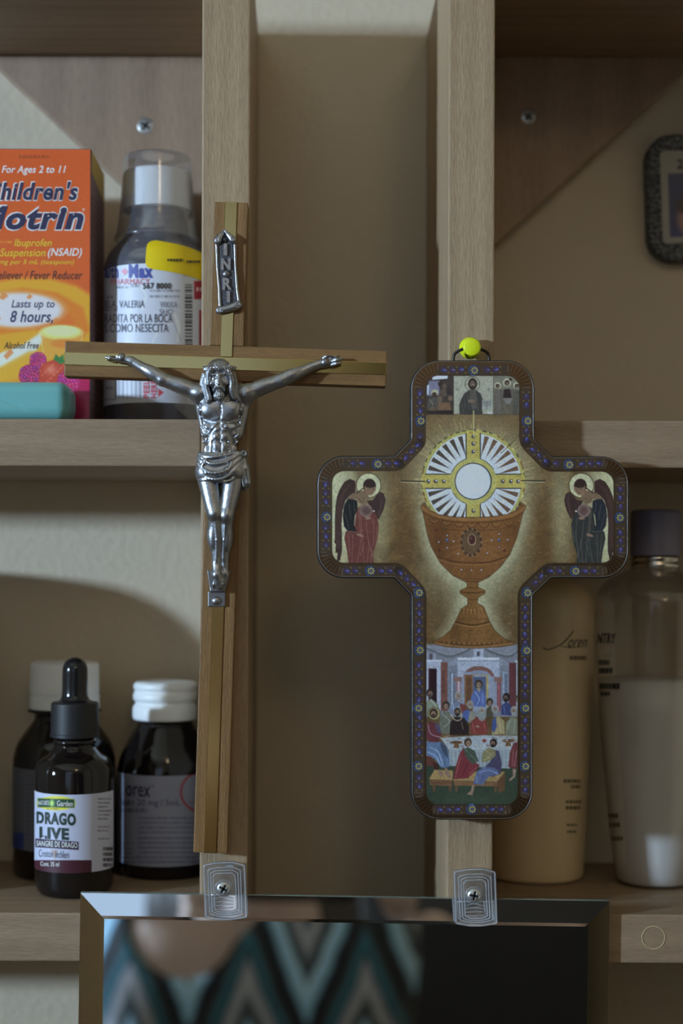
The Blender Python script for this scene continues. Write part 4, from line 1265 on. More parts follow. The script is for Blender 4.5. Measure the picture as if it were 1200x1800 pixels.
def rel(vf, base=SP):
    """solid modelled in photo sizes (right, down, towards the viewer) -> place on the wood"""
    v, f = vf
    k = S(CY0); o = np.empty_like(v)
    du, dv = v[:, 0] - VX, v[:, 1] - VY
    o[:, 0] = (du + dv * TH) * k; o[:, 2] = ZC - (dv - du * TH) * k; o[:, 1] = base - v[:, 2] * k
    return o, np.asarray(f)[:, ::-1] if isinstance(f, np.ndarray) else [q[::-1] for q in f]

# ---- title scroll
M['patina'] = mat('dark pewter ground', (0.10, 0.10, 0.115, 1), rough=.5, metal=.8, bump=.4, bscale=2500)
g_ = Solid((370, 398, -2), (432, 560, 20), .75)
s = Solid((370, 398, -2), (432, 560, 20), .75)
mid = [(394, 418), (398, 480), (403, 538)]
for a, b_ in zip(mid[:-1], mid[1:]):
    for t in np.linspace(0, 1, 16):
        x, y = a[0] + (b_[0] - a[0]) * t, a[1] + (b_[1] - a[1]) * t
        g_.rbox((x, y, 2.2), (15, 5, 2.4), 1, .5)
g_.path([(394, 412, 0), (394, 422, 0)], [3, 9], 1)
s.path([(381, 432, 5), (382, 470, 5), (385.5, 510, 5), (387, 541, 5)], [2.8, 2.2, 2.4, 3.2], 1); s.path([(413, 432, 5), (414, 470, 5), (417, 510, 5), (420, 532, 5)], [2.8, 2.2, 2.4, 3], 1)
s.path([(394, 405, 5), (389, 415, 7), (383, 425, 8)], [1.5, 4.5, 6.8], .6); s.path([(394, 405, 5), (401, 414, 7), (409, 423, 8)], [1.5, 4.5, 6.8], .6)
s.path([(386, 547, 7), (402, 544, 7), (418, 538, 7)], [6.8, 6.5, 7.6], .8)
for cx, cy, r_ in ((382.5, 426, 4.2), (410.5, 424, 4.2), (385.5, 548.5, 4.5), (419, 538.5, 4.6)):      # spiral ends
    pts = [(cx + r_ * (1 - t / 14) * math.cos(t * .75), cy + r_ * (1 - t / 14) * math.sin(t * .75), 14.2 if cy < 500 else 13.2) for t in range(13)]
    s.path(pts, 1.1, .3, True)
s.path([(391, 554, 11), (404, 551, 12), (412, 547, 12)], .9, .3, True)
v, f = rel(g_.mesh()); pl = mobj('title_plate', v, f, M['patina'], cru, True)
v, f = rel(s.mesh()); mobj('scroll_rim', v, f, M['pewter'], pl, True)
def lettersolid(t, r, name='letter'):
    vv_, ff_ = text2d(t, 0, .05)
    bm = bmesh.new()
    top = [bm.verts.new((r[0] + p[0] * (r[2] - r[0]) , r[3] - p[1] * (r[3] - r[1]), 8.2)) for p in vv_]
    fs = []
    for q in ff_:
        try: fs.append(bm.faces.new([top[i] for i in q]))
        except ValueError: pass
    e = bmesh.ops.extrude_face_region(bm, geom=fs)
    for g in e['geom']:
        if isinstance(g, bmesh.types.BMVert): g.co.z = 3.5
    bmesh.ops.recalc_face_normals(bm, faces=bm.faces)
    v, f = take(bm); v, f = rel((v, f))
    return mobj(name, v, f, M['pewter'], pl)
lettersolid('I', (393.5, 430, 399.5, 451)); lettersolid('N', (389, 456, 405.5, 476)); lettersolid('R', (391.5, 490, 407.5, 511)); lettersolid('I', (399, 513.5, 404.5, 533))
def rivet(u, v_, r_, w0, parent, m='pewter_dk', name='nail_head'):
    s = Solid((u - r_ - 2, v_ - r_ - 2, w0 - 3), (u + r_ + 2, v_ + r_ + 2, w0 + r_ + 3), .6)
    s.ell((u, v_, w0), (r_, r_, r_ * .75))
    v, f = rel(s.mesh()); return mobj(name, v, f, M[m], parent, True)
rivet(398, 483, 6.6, 5.0, pl)

# ---- the pewter figure
B = Solid((176, 628, -3), (612, 1046, 62), 1.1)
# arms: shoulder, elbow, wrist
for side, sh, el, wr, ha in ((-1, (354, 694, 17), (287, 669, 19), (232, 636, 13), (213, 629, 11)), (1, (432, 694, 17), (494, 671, 19), (552, 645, 13), (573, 638, 11))):
    B.cap(sh, el, 15.5, 11.8, 4); B.cap(el, wr, 12, 7.6, 4)
    q = lambda t, a=sh, b_=el: tuple(a[i] + (b_[i] - a[i]) * t for i in range(3))
    m_ = q(.45); B.ell((m_[0], m_[1] - 2, m_[2] + 3), (22, 11, 11), 5, rot=math.atan2(el[1] - sh[1], el[0] - sh[0]), rax=2)
    m_ = q(.28, el, wr); B.ell((m_[0], m_[1] - 1, m_[2] + 2), (20, 11.2, 11), 5, rot=math.atan2(wr[1] - el[1], wr[0] - el[0]), rax=2)
    B.ell((sh[0] - side * -2, sh[1] - 1, sh[2] + 3), (16, 14, 15), 6)
    d = np.array((wr[0] - ha[0], wr[1] - ha[1])); d = -d / np.linalg.norm(d); n_ = np.array((-d[1], d[0])) * (1 if side < 0 else -1)
    B.ell(ha, (13, 9.5, 7), 4, rot=math.atan2(d[1], d[0]), rax=2); B.cap(wr, ha, 7.6, 8, 3)
    for i, (off, L, r_) in enumerate(((-8.2, 16, 3.0), (-2.8, 20, 3.1), (2.8, 18, 3.0), (8.0, 14, 2.8))):
        base = np.array(ha[:2]) + d * 7 + n_ * off
        sg = -.35 * (i - 1.5)
        a1 = base + d * L * .55 + n_ * off * .12; a2 = a1 + d * L * .45 + n_ * off * .06
        B.path([(base[0], base[1], 13), (a1[0], a1[1], 17 + (i % 2)), (a2[0], a2[1], 14)], [r_ + .5, r_, r_ - .6], 1.0)
    tb_ = np.array(ha[:2]) + n_ * 8 - d * 2; t2 = tb_ + n_ * 1 + d * 9; t3 = t2 + d * 6 - n_ * 3
    B.path([(tb_[0], tb_[1], 14), (t2[0], t2[1], 18), (t3[0], t3[1], 19)], [3.6, 3.0, 2.4], 1.6)
# trunk
B.cap((391, 714, 15), (389, 768, 17), 27, 23, 8, sq=(.82, 1, 1.2)); B.cap((389, 768, 17), (389, 812, 18), 22, 26, 10, sq=(.9, 1, 1.2))
B.cap((356, 693, 16), (430, 693, 16), 13, 13, 10)
B.cap((350, 700, 13), (362, 765, 14), 10, 7, 9); B.cap((433, 700, 13), (421, 765, 14), 10, 7, 9)   # flanks
B.ell((373, 722, 25), (21, 20, 14), 5); B.ell((407, 722, 24.5), (21, 20, 14), 5)                 # chest
for sx_ in (-1, 1):                                                                                # ribs and belly
    B.bump(389 + sx_ * 19, 754, 12, 7, 2.6); B.bump(389 + sx_ * 24, 766, 10, 6, 2.2); B.bump(389 + sx_ * 24, 778, 8, 5, 1.6)
    B.bump(389 + sx_ * 7.5, 756, 6.5, 6.5, 2.6, 2); B.bump(389 + sx_ * 7.2, 770, 6, 6.5, 2.4, 2); B.bump(389 + sx_ * 7, 787, 6, 9.5, 2.4, 2)
    B.bump(389 + sx_ * 21, 793, 8, 11, 2.0)
    B.groove([(389 + sx_ * 3, 743), (389 + sx_ * 14, 745.5), (389 + sx_ * 27, 741), (389 + sx_ * 34, 733)], 2.2, 2.6, 2)
    B.groove([(389 + sx_ * 2, 749), (389 + sx_ * 11, 757), (389 + sx_ * 19, 768), (389 + sx_ * 24, 783)], 1.7, 2.2, 2)
    B.groove([(389 + sx_ * 13, 779), (389 + sx_ * 14, 800)], 1.6, 1.6, 2)
    B.groove([(389 + sx_ * 31, 700), (389 + sx_ * 16, 707), (389 + sx_ * 4, 709)], 1.5, 1.6, 2)
    B.groove([(389 + sx_ * 38, 712), (389 + sx_ * 33, 732), (389 + sx_ * 28, 760)], 2, 2.2, 2.5)
    for q in range(3): B.groove([(389 + sx_ * (22 + q), 760 + q * 11), (389 + sx_ * (33 - q * 2), 752 + q * 11)], 1.2, 1.2, 1.5)
    B.groove([(389 + sx_ * 2, 763), (389 + sx_ * 12, 763)], 1.1, 1.3, 1.2); B.groove([(389 + sx_ * 2, 778), (389 + sx_ * 12, 778)], 1.1, 1.4, 1.2)
B.groove([(390, 712), (389, 735), (388.5, 760), (388.5, 802)], 1.9, 2.4, 2)
B.ell((388.5, 798, B.top(388.5, 798)), (2.4, 3.4, 3), 1.5, True)
# neck and head
B.cap((390, 716, 22), (388, 694, 28), 13, 12, 5)
B.ell((387, 672, 32), (19.5, 27, 20), 3); B.cap((387, 690, 34), (388, 699, 34), 12, 8, 5)
B.cap((377, 665, 49.5), (397, 664, 49.5), 2.2, 2.2, 2.5)                       # brow
B.ell((379, 670.5, 51), (4.6, 3.4, 5), 1.6, True); B.ell((395, 669.5, 51), (4.6, 3.4, 5), 1.6, True)
B.ell((379, 671, 47.5), (3.6, 2.3, 2.6), .8); B.ell((395, 670, 47.5), (3.6, 2.3, 2.6), .8)
B.path([(386.6, 664, 50.5), (386.6, 673, 53), (386.8, 681, 54.5)], [1.9, 2.1, 2.9], 1.6); B.cap((383.4, 682, 51), (390, 682, 51), 2.0, 2.0, 1)
B.ell((375.5, 679, 45), (6, 6, 5), 3); B.ell((398, 678, 45), (6, 6, 5), 3)
B.path([(377, 692, 47), (382, 686.5, 51), (387, 686, 52), (392, 686.5, 51), (397, 692, 47)], [1.6, 2.3, 2, 2.3, 1.6], 1.2)
B.cap((382.5, 690.5, 51.5), (391.5, 690.5, 51.5), 1.5, 1.5, .8, True)
B.cap((383.5, 693, 50), (390.5, 693, 50), 1.7, 1.7, 1.2)
B.ell((387.5, 701, 45), (10, 9.5, 7.5), 3)
for i in range(5): B.path([(380 + i * 3.7, 696, 51.5 - abs(i - 2)), (381.5 + i * 3, 704, 51.2 - abs(i - 2)), (384 + i * 1.8, 710, 47)], .75, .6, True)
# legs
B.cap((366, 838, 20), (378, 902, 31), 19.5, 13.5, 2); B.cap((412, 838, 20), (400, 906, 29), 19.5, 13.5, 2)
B.ell((379.5, 903, 35), (10.5, 13, 11), 5); B.ell((399, 907, 33), (10, 12.5, 10), 5)
B.cap((379.5, 908, 28), (381, 990, 14), 12.5, 7.6, 4); B.cap((400, 910, 27), (394.5, 992, 11), 12, 7.4, 4)
B.ell((374.5, 941, 19), (10, 26, 13), 5, rot=-.04, rax=2); B.ell((401.5, 943, 18), (9.5, 26, 13), 5, rot=.04, rax=2)
B.path([(381, 918, 38), (383, 950, 32), (382, 985, 23)], 1.2, 3); B.path([(398, 918, 36), (395, 950, 29), (394, 982, 20)], 1.2, 3)
B.ell((383, 985, 16), (5, 6, 6), 3); B.path([(381, 992, 15), (382, 1010, 19), (386, 1030, 15)], [7.5, 8.5, 7], 3)
B.ell((384.5, 1017, 16), (9.5, 12, 8), 3); B.path([(395, 994, 11), (396, 1008, 11), (393, 1022, 9)], [7, 7.5, 6.5], 3)
for i, x in enumerate((376.5, 380.4, 384.2, 388, 392)): B.path([(x + 1.2, 1019, 20), (x + .4, 1027, 20), (x, 1033 + (1.5 if i in (3, 4) else 0), 16)], [2.2, 2.1, 1.8 + (.5 if i == 4 else 0)], .8)
v, f = B.mesh(); v, f = rel((v, f)); fig = mobj('figure', v, f, M['pewter'], cru, True)
rivet(216, 630.5, 7.4, 16.5, fig); rivet(571, 639, 7.4, 16.5, fig); rivet(381, 1013, 3.2, 24, fig)
# hair with crown of thorns
H = Solid((348, 628, 2), (428, 716, 62), .75)
H.ell((387, 664, 29), (26, 30, 25)); H.ell((387, 682, 52), (16.5, 27, 18), 2, True)
for x0, pts in ((0, [(366, 668, 38), (361, 684, 36), (366, 700, 36), (368, 710, 38)]), (1, [(370, 660, 46), (365, 676, 44), (367, 692, 42), (371, 706, 42)]), (2, [(361, 662, 28), (357, 680, 27), (361, 698, 28)]),
                (3, [(408, 664, 40), (412, 682, 38), (416, 698, 36), (421, 707, 33)]), (4, [(404, 658, 47), (409, 674, 44), (409, 690, 42), (413, 703, 38)]), (5, [(411, 660, 28), (416, 680, 27), (420, 700, 26)]), (6, [(375, 654, 49), (369, 664, 48), (370, 680, 46)])):
    H.path(smooth_path(pts, 4), 4.2, 2)
    for o_ in (-2.4, 1.6): H.path([tuple(np.array(p) + np.array((o_, 0, 3.2))) for p in smooth_path(pts, 3)], .8, .6, True)
for i in range(9):
    a = -1.1 + i * .275; H.path([(387 + 8 * math.sin(a), 638, 40 - abs(a) * 4), (387 + 20 * math.sin(a), 646, 46 - abs(a) * 6), (387 + 26 * math.sin(a), 654, 48 - abs(a) * 9)], .9, .6, True)
ring = []
for k_ in (0, 1, 2):
    pts = []
    for t in np.linspace(-1.75, 1.75, 40):
        ph_ = t * 9 + k_ * 2.1
        pts.append((387 + 27 * math.sin(t), 655 + 2.6 * math.sin(ph_) + 3 * math.cos(t) - 4, 25 + 26 * math.cos(t) + 2.4 * math.cos(ph_)))
    H.path(pts, 1.7, .5)
for t in np.linspace(-1.4, 1.4, 11): H.cap((387 + 27 * math.sin(t), 654 + 3 * math.cos(t) - 3, 25 + 26 * math.cos(t)), (387 + 31 * math.sin(t + .15), 651 + 6 * math.sin(t * 7), 25 + 31 * math.cos(t)), 1.3, .5, .4)
v, f = rel(H.mesh()); mobj('hair_and_crown', v, f, M['pewter'], fig, True)
# loincloth
L = Solid((338, 782, -2), (448, 876, 62), .8)
L.cap((368, 812, 19), (411, 812, 19), 22, 22, 4, sq=(1, .95, .95)); L.cap((366, 832, 20), (413, 830, 20), 22, 22, 6, sq=(1, 1, .9))
L.rbox((390, 782, 20), (60, 15, 50), 1, 1, True); L.rbox((390, 873, 20), (60, 21, 60), 1, 1, True)
def fold(pts, r_): L.path(smooth_path(pts, 5), r_, 2.2)
fold([(356, 806, 36), (372, 818, 46), (396, 816, 46), (424, 800, 36)], 2.6); fold([(352, 800, 30), (366, 806, 40), (384, 806, 44), (420, 798, 36)], 2.8)
fold([(350, 816, 32), (366, 832, 45), (394, 832, 47), (424, 808, 36)], 2.8); fold([(350, 832, 30), (372, 844, 44), (398, 842, 46), (426, 816, 34)], 2.6)
fold([(351, 846, 26), (360, 846, 38), (378, 845, 43), (392, 849, 43), (408, 846, 41), (424, 832, 32)], 2.6)
fold([(364, 812, 44), (356, 826, 38), (350, 840, 30)], 2.4); fold([(410, 812, 41), (404, 828, 45), (390, 838, 46)], 2.0)
for pts in ([(358, 812, 42), (374, 825, 50), (398, 823, 51), (420, 806, 42)], [(354, 824, 40), (372, 838, 49), (398, 837, 51), (424, 814, 40)], [(366, 800, 44), (384, 800.5, 47), (404, 799, 45)]): L.path(smooth_path(pts, 4), 1.1, 1.4, True)
L.ell((429, 800, 27), (8.5, 8, 10), 2); L.ell((430, 800, 36), (3, 3.5, 4), 1.5, True)
L.path([(428, 806, 26), (432, 825, 27), (435, 850, 25), (431, 862, 22)], [5, 7.5, 7.5, 4], 2); L.path([(424, 806, 30), (426, 830, 32), (430, 856, 29)], [3.5, 4.5, 3], 1.5)
for x in (428, 433): L.path([(x - 2, 812, 36), (x, 832, 37), (x + 2, 856, 34)], 1.0, .8, True)
v, f = rel(L.mesh()); mobj('loincloth', v, f, M['pewter'], fig, True)
# foot rest and riveted tab
s = Solid((358, 998, -3), (412, 1072, 20), .7)
for t in np.linspace(0, 1, 22):
    y = 1004 + 35 * t; s.rbox((385.5 - 2.6 * t, y, 5), (20.5 - 7.5 * t, 1.6, 6 - 1.5 * t), .6, .6)
s.rbox((382.5, 1036, 8), (12.5, 3.5, 5), 1, .6); s.rbox((381, 1053, 1.5), (15.5, 13.5, 2.6), 1.6, .6)
v, f = rel(s.mesh()); o = mobj('foot_rest', v, f, M['pewter_dk'], cru, True)
rivet(380.5, 1056, 8, 3.5, o, 'pewter')
# ================================================================== the printed icon cross on the right post
YI = -.0135                 # front of the plate
OUTL = round_poly([(721, 633), (939.5, 633), (939.5, 771), (970, 802), (1105, 802), (1105, 1016.5), (969, 1016.5), (936.5, 1047), (936.5, 1441.5), (722, 1441.5), (722, 1047.5), (693, 1016.5), (556.5, 1016.5), (556.5, 801), (693, 801), (721, 772)],
                  [50, 50, 6, 4, 48, 48, 4, 6, 50, 50, 6, 4, 48, 48, 4, 6], 10)
PP = 1.15
ic = Canvas(552, 628, 1110, 1447, PP, (92, 66, 34))
fo = Canvas(552, 628, 1110, 1447, PP, (0, 0, 0))
gx = ic.x0 + np.arange(ic.W)[None, :] / PP; gy = ic.y0 + np.arange(ic.H)[:, None] / PP
dist = polysdf(OUTL, gx, gy)
ic.clip = np.clip(0.5 - (dist + 26), 0, 1)           # picture field inside the border
# mottled gold ground with pale light
ic.noise(.08, 14, seed=2); ic.noise(.05, 5, seed=3); ic.noise(.05, 1.6, seed=5)
ic.glow(832, 850, 112, 112, (172, 166, 124), .92, 3.4); ic.glow(832, 985, 88, 100, (150, 146, 108), .8, 4); ic.glow(832, 1085, 50, 60, (146, 142, 106), .7, 3)
ic.glow(580, 900, 58, 130, (168, 164, 122), 1, 5); ic.glow(665, 905, 22, 100, (160, 155, 112), .55, 3); ic.glow(1085, 900, 62, 130, (168, 164, 122), 1, 5); ic.glow(986, 905, 22, 100, (160, 155, 112), .55, 3)
ic.glow(832, 740, 90, 26, (120, 92, 56), .5)
ic.glow(712, 930, 17, 80, (92, 62, 30), .75); ic.glow(955, 940, 17, 90, (92, 62, 30), .75); ic.glow(770, 1080, 26, 50, (88, 66, 36), .75); ic.glow(895, 1080, 26, 50, (88, 66, 36), .75)
rr = random.Random(4)
for t in range(160):
    x, y = rr.choice(((rr.uniform(690, 745), rr.uniform(830, 990)), (rr.uniform(925, 975), rr.uniform(830, 990)), (rr.uniform(750, 912), rr.uniform(1030, 1100))))
    ic.line([(x, y), (x + rr.uniform(3, 8), y - rr.uniform(0, 2.5))], .8, rr.choice(((168, 150, 100), (86, 62, 34), (150, 124, 74))), .35)

def conv(x0, y0, s_):
    def g(*pts): return [(x0 + p[0] / s_, y0 + p[1] / s_) for p in pts]
    return g
# --- three small pictures at the head
A = conv(710, 590, 5)
def E(cv_, g, s_, x, y, rx, ry, col, a=1.0, f=1.2, rot=0): q = g((x, y))[0]; cv_.ell(q[0], q[1], rx / s_, ry / s_, col, a, f, rot)
eA = lambda x, y, rx, ry, c, a=1.0, f=1.2, rot=0: E(ic, A, 5, x, y, rx, ry, c, a, f, rot)
ic.poly(A((190, 340), (1040, 340), (1040, 692), (190, 692)), (80, 70, 58))
ic.poly(A((190, 340), (433, 340), (433, 692), (190, 692)), (58, 48, 44)); ic.poly(A((215, 400), (310, 395), (310, 520), (215, 530)), (108, 104, 126), 1, 3); ic.poly(A((240, 350), (385, 352), (380, 378), (250, 388)), (176, 182, 205), 1, 1.5)
ic.poly(A((200, 440), (222, 425), (215, 520), (200, 520)), (160, 166, 190), 1, 1.5)
for x, y, r_, c in ((320, 425, 22, (48, 38, 36)), (355, 445, 20, (92, 74, 60)), (395, 420, 20, (66, 50, 46)), (350, 500, 34, (84, 66, 56)), (400, 490, 28, (52, 42, 42)), (310, 560, 28, (100, 80, 62)), (405, 550, 20, (110, 88, 66))): eA(x, y, r_, r_ * 1.15, c, 1, 2)
eA(270, 500, 32, 27, (158, 150, 118)); eA(265, 515, 20, 18, (60, 44, 38)); ic.poly(A((210, 690), (205, 590), (235, 540), (290, 545), (300, 600), (290, 690)), (74, 70, 62), 1, 2); ic.curve(A((220, 560), (250, 600), (240, 680)), 1.2, (130, 124, 108), .7)
ic.poly(A((300, 590), (400, 585), (418, 655), (296, 655)), (112, 80, 56), 1, 2); eA(250, 650, 44, 24, (92, 76, 60)); ic.ring(*A((250, 650))[0], 7, .8, (40, 30, 28), .9); ic.poly(A((200, 660), (433, 660), (433, 692), (200, 692)), (34, 27, 26), .8, 3)
ic.poly(A((437, 355), (783, 355), (783, 692), (437, 692)), (146, 144, 124)); ic.noise(.02, 2, ic.clip, 9)
eA(600, 425, 66, 66, (62, 54, 42)); eA(600, 425, 61, 61, (154, 150, 124))
for a in (0, 90, 180): ic.line([(830 + 8 * math.cos(math.radians(a + 180)), 675 + 8 * math.sin(math.radians(a + 180))), (830 + 12 * math.cos(math.radians(a + 180)), 675 + 12 * math.sin(math.radians(a + 180)))], 1, (80, 70, 54), .8)
ic.poly(A((486, 692), (484, 610), (500, 560), (530, 505), (575, 478), (632, 478), (672, 510), (690, 560), (684, 640), (690, 692)), (56, 53, 50)); ic.poly(A((580, 480), (630, 480), (640, 560), (635, 640), (600, 650), (575, 560)), (88, 80, 70), .8, 2)
for q in ((530, 560, 540, 640), (560, 540, 575, 650), (640, 540, 648, 650), (510, 600, 520, 670)): ic.line(A(q[:2], q[2:]), .9, (112, 104, 92), .6)
eA(602, 425, 40, 52, (44, 36, 32)); eA(602, 428, 23, 33, (112, 90, 72)); eA(602, 458, 19, 20, (50, 38, 34)); eA(602, 430, 4, 14, (140, 116, 92), .7); ic.line(A((585, 415), (620, 415)), .9, (40, 32, 30), .9)
ic.poly(A((684, 566), (724, 572), (768, 556), (770, 636), (726, 645), (688, 634)), (136, 136, 128)); ic.line(A((726, 572), (727, 644)), 1, (70, 66, 60), .9)
for y in (585, 600, 615): scr = A((694, y), (720, y + 2)); ic.line(scr, 1, (70, 66, 60), .7); ic.line(A((732, y), (762, y - 5)), 1, (70, 66, 60), .7)
eA(755, 680, 24, 14, (170, 168, 160)); eA(590, 575, 30, 13, (120, 96, 76), .9)
for x in (455, 733): ic.line(A((x, 468), (x + 24, 466)), 1.1, (80, 72, 58), .8); ic.line(A((x + 2, 480), (x + 26, 479)), 1, (80, 72, 58), .7)
ic.poly(A((787, 355), (1040, 355), (1040, 692), (787, 692)), (112, 106, 88)); ic.poly(A((787, 470), (1040, 470), (1040, 692), (787, 692)), (86, 80, 68), 1, 6)
for x, y, hr in ((822, 440, 30), (904, 412, 36), (990, 440, 30)):
    eA(x, y, hr, hr, (168, 162, 132)); eA(x, y + 4, hr * .62, hr * .7, (54, 42, 36)); eA(x + 2, y + 12, hr * .36, hr * .42, (112, 88, 66))
for pts, c in ((((790, 690), (792, 520), (815, 470), (850, 500), (858, 580), (845, 690)), (92, 82, 74)), (((868, 548), (880, 470), (930, 470), (945, 545)), (44, 32, 32)), (((945, 690), (970, 560), (985, 480), (1022, 500), (1030, 690)), (72, 68, 58)), (((868, 550), (955, 550), (930, 600), (895, 600)), (112, 104, 98)), (((850, 610), (960, 610), (950, 690), (860, 690)), (90, 82, 66))): ic.poly(A(*pts), c, 1, 1.6)
for q in ((810, 520, 830, 660), (830, 510, 842, 640), (990, 510, 975, 650), (1008, 520, 1000, 680), (880, 620, 905, 670)): ic.line(A(q[:2], q[2:]), .8, (132, 126, 112), .6)
eA(935, 385, 14, 12, (46, 40, 34)); ic.line(A((785, 355), (785, 692)), 1, (90, 84, 70), .9); ic.line(A((435, 355), (435, 692)), 1, (90, 84, 70), .9)
ic.line(A((190, 693), (1040, 693)), 1.2, (70, 56, 40), .8)

# --- angels in the arms
def angel(g, robe, robe_hi, cloak):
    e = lambda x, y, rx, ry, c, a=1.0, f=1.2, rot=0: E(ic, g, 6, x, y, rx, ry, c, a, f, rot)
    sc = lambda *p: g(*p)
    ic.poly(sc((508, 395), (450, 370), (392, 400), (342, 480), (312, 560), (297, 660), (291, 800), (290, 1000), (284, 1040), (300, 1060), (296, 1150), (318, 1150), (312, 1245), (345, 1230), (366, 1130), (366, 1000), (360, 850), (372, 700), (402, 600), (450, 545), (508, 520)), (58, 38, 34))
    for k_ in range(5): ic.curve(sc((470 - k_ * 22, 410 + k_ * 20), (380 - k_ * 14, 540 + k_ * 20), (345 - k_ * 10, 760), (345 - k_ * 9, 1100)), .8, (84, 60, 50), .6)
    e(645, 440, 134, 134, (62, 44, 28)); e(645, 440, 126, 126, (172, 168, 126))
    ic.poly(sc((628, 600), (690, 596), (728, 545), (770, 505), (808, 528), (826, 600), (802, 700), (752, 800), (690, 730)), (58, 38, 36))
    for k_ in range(4): ic.curve(sc((775 + k_ * 10, 530 + k_ * 18), (770 + k_ * 6, 640), (740 + k_ * 4, 770)), .8, (86, 62, 54), .6)
    ic.poly(sc((520, 690), (500, 860), (402, 930), (390, 1000), (418, 1130), (440, 1290), (700, 1290), (690, 1170), (738, 1010), (754, 860), (730, 760), (680, 690), (600, 630)), robe)
    for q in ((560, 760, 600, 1270), (620, 820, 640, 1000, 690, 1200), (570, 1000, 520, 1280), (690, 790, 700, 980, 660, 1270), (430, 950, 450, 1180), (740, 860, 720, 1040), (600, 1040, 560, 1180), (480, 960, 470, 1270), (650, 1020, 630, 1280)): ic.curve(sc(*[(q[i], q[i + 1]) for i in range(0, len(q), 2)]), 1.0, robe_hi, .65)
    ic.poly(sc((432, 565), (386, 650), (372, 760), (386, 870), (424, 922), (522, 930), (492, 860), (500, 760), (530, 690), (525, 600)), cloak)
    for q in ((440, 640, 460, 800), (490, 620, 500, 720), (400, 740, 440, 900)): ic.line(sc(q[:2], q[2:]), .9, (112, 112, 104), .55)
    ic.line(sc((432, 565), (386, 650), (372, 760), (386, 870), (424, 922), (522, 930)), .8, (140, 134, 116), .6)
    ic.poly(sc((420, 585), (466, 527), (540, 500), (610, 490), (650, 560), (605, 640), (545, 625), (520, 585)), (112, 86, 62), 1, 1.6)
    ic.line(sc((505, 380), (530, 580), (560, 960)), 1.0, (130, 100, 78), .7); ic.curve(sc((530, 560), (580, 620), (600, 570)), 1, (70, 50, 38), .7)
    e(655, 445, 68, 76, (48, 32, 28)); ic.poly(sc((600, 440), (720, 440), (722, 490), (680, 540), (625, 548), (606, 500)), (124, 92, 68), 1, 2); e(662, 440, 58, 26, (48, 32, 28), 1, 1.6)
    ic.line(sc((640, 480), (665, 476)), .9, (50, 34, 28), .9); ic.line(sc((690, 478), (710, 482)), .9, (50, 34, 28), .9); ic.line(sc((682, 485), (690, 508)), .8, (86, 58, 44), .9); ic.line(sc((652, 520), (678, 520)), .9, (96, 50, 42), .9)
    ic.line(sc((590, 470), (520, 520)), 2.2, (50, 34, 30), .8)
    e(617, 705, 67, 67, (104, 78, 70)); q = g((617, 705))[0]; ic.ring(q[0], q[1], 10.5, .9, (144, 128, 116), .8); e(620, 705, 36, 42, (82, 56, 54), .8, 3)
    e(640, 785, 34, 15, (130, 96, 76), 1, 1.5); e(555, 965, 38, 15, (130, 98, 78), 1, 1.5, .3); e(700, 710, 10, 9, (190, 186, 170))
Bq = conv(540, 780, 6); Dq = conv(920, 780, 6)
angel(Bq, (98, 48, 42), (140, 100, 84), (30, 30, 30)); angel(lambda *p: Dq(*[(1253 - x, y) for x, y in p]), (46, 46, 44), (100, 98, 90), (34, 38, 44))

# --- radiant host over the chalice
hx, hy = 831.5, 846.0
rr = random.Random(8)
for t in range(70):
    a = rr.uniform(0, 2 * math.pi); r0 = 92; r1 = 94 + rr.random() ** 2 * 18 + (6 if -2.6 < a - math.pi * 2 < 0 else 0)
    ic.line([(hx + r0 * math.cos(a), hy + r0 * math.sin(a)), (hx + r1 * math.cos(a), hy + r1 * math.sin(a))], 1.2, (186, 176, 96), .5)
ic.ell(hx, hy, 91, 91, (160, 150, 74)); ic.ell(hx, hy, 84, 84, (176, 182, 198))
for t in range(46):      # dashes round the rim
    a = t * 2 * math.pi / 46 + rr.uniform(-.02, .02); L_ = rr.uniform(.03, .075)
    ic.line([(hx + 90 * math.cos(a), hy + 90 * math.sin(a)), (hx + 90 * math.cos(a + L_), hy + 90 * math.sin(a + L_))], 2.4, rr.choice(((56, 50, 40), (120, 66, 30), (70, 66, 40), (190, 182, 110))), .9)
for qd in range(4):
    for k_ in range(6):
        a = math.radians(qd * 90 + 17 + k_ * 11.3); w_ = .052
        c = (66, 54, 40) if qd in (1, 2) else (96, 66, 42)
        ic.poly([(hx + 46 * math.cos(a), hy + 46 * math.sin(a)), (hx + 82 * math.cos(a - w_), hy + 82 * math.sin(a - w_)), (hx + 82 * math.cos(a + w_), hy + 82 * math.sin(a + w_))], c, .95, 1)
        ic.line([(hx + 50 * math.cos(a + .075), hy + 50 * math.sin(a + .075)), (hx + 80 * math.cos(a + .1), hy + 80 * math.sin(a + .1))], .9, (176, 166, 90), .7)
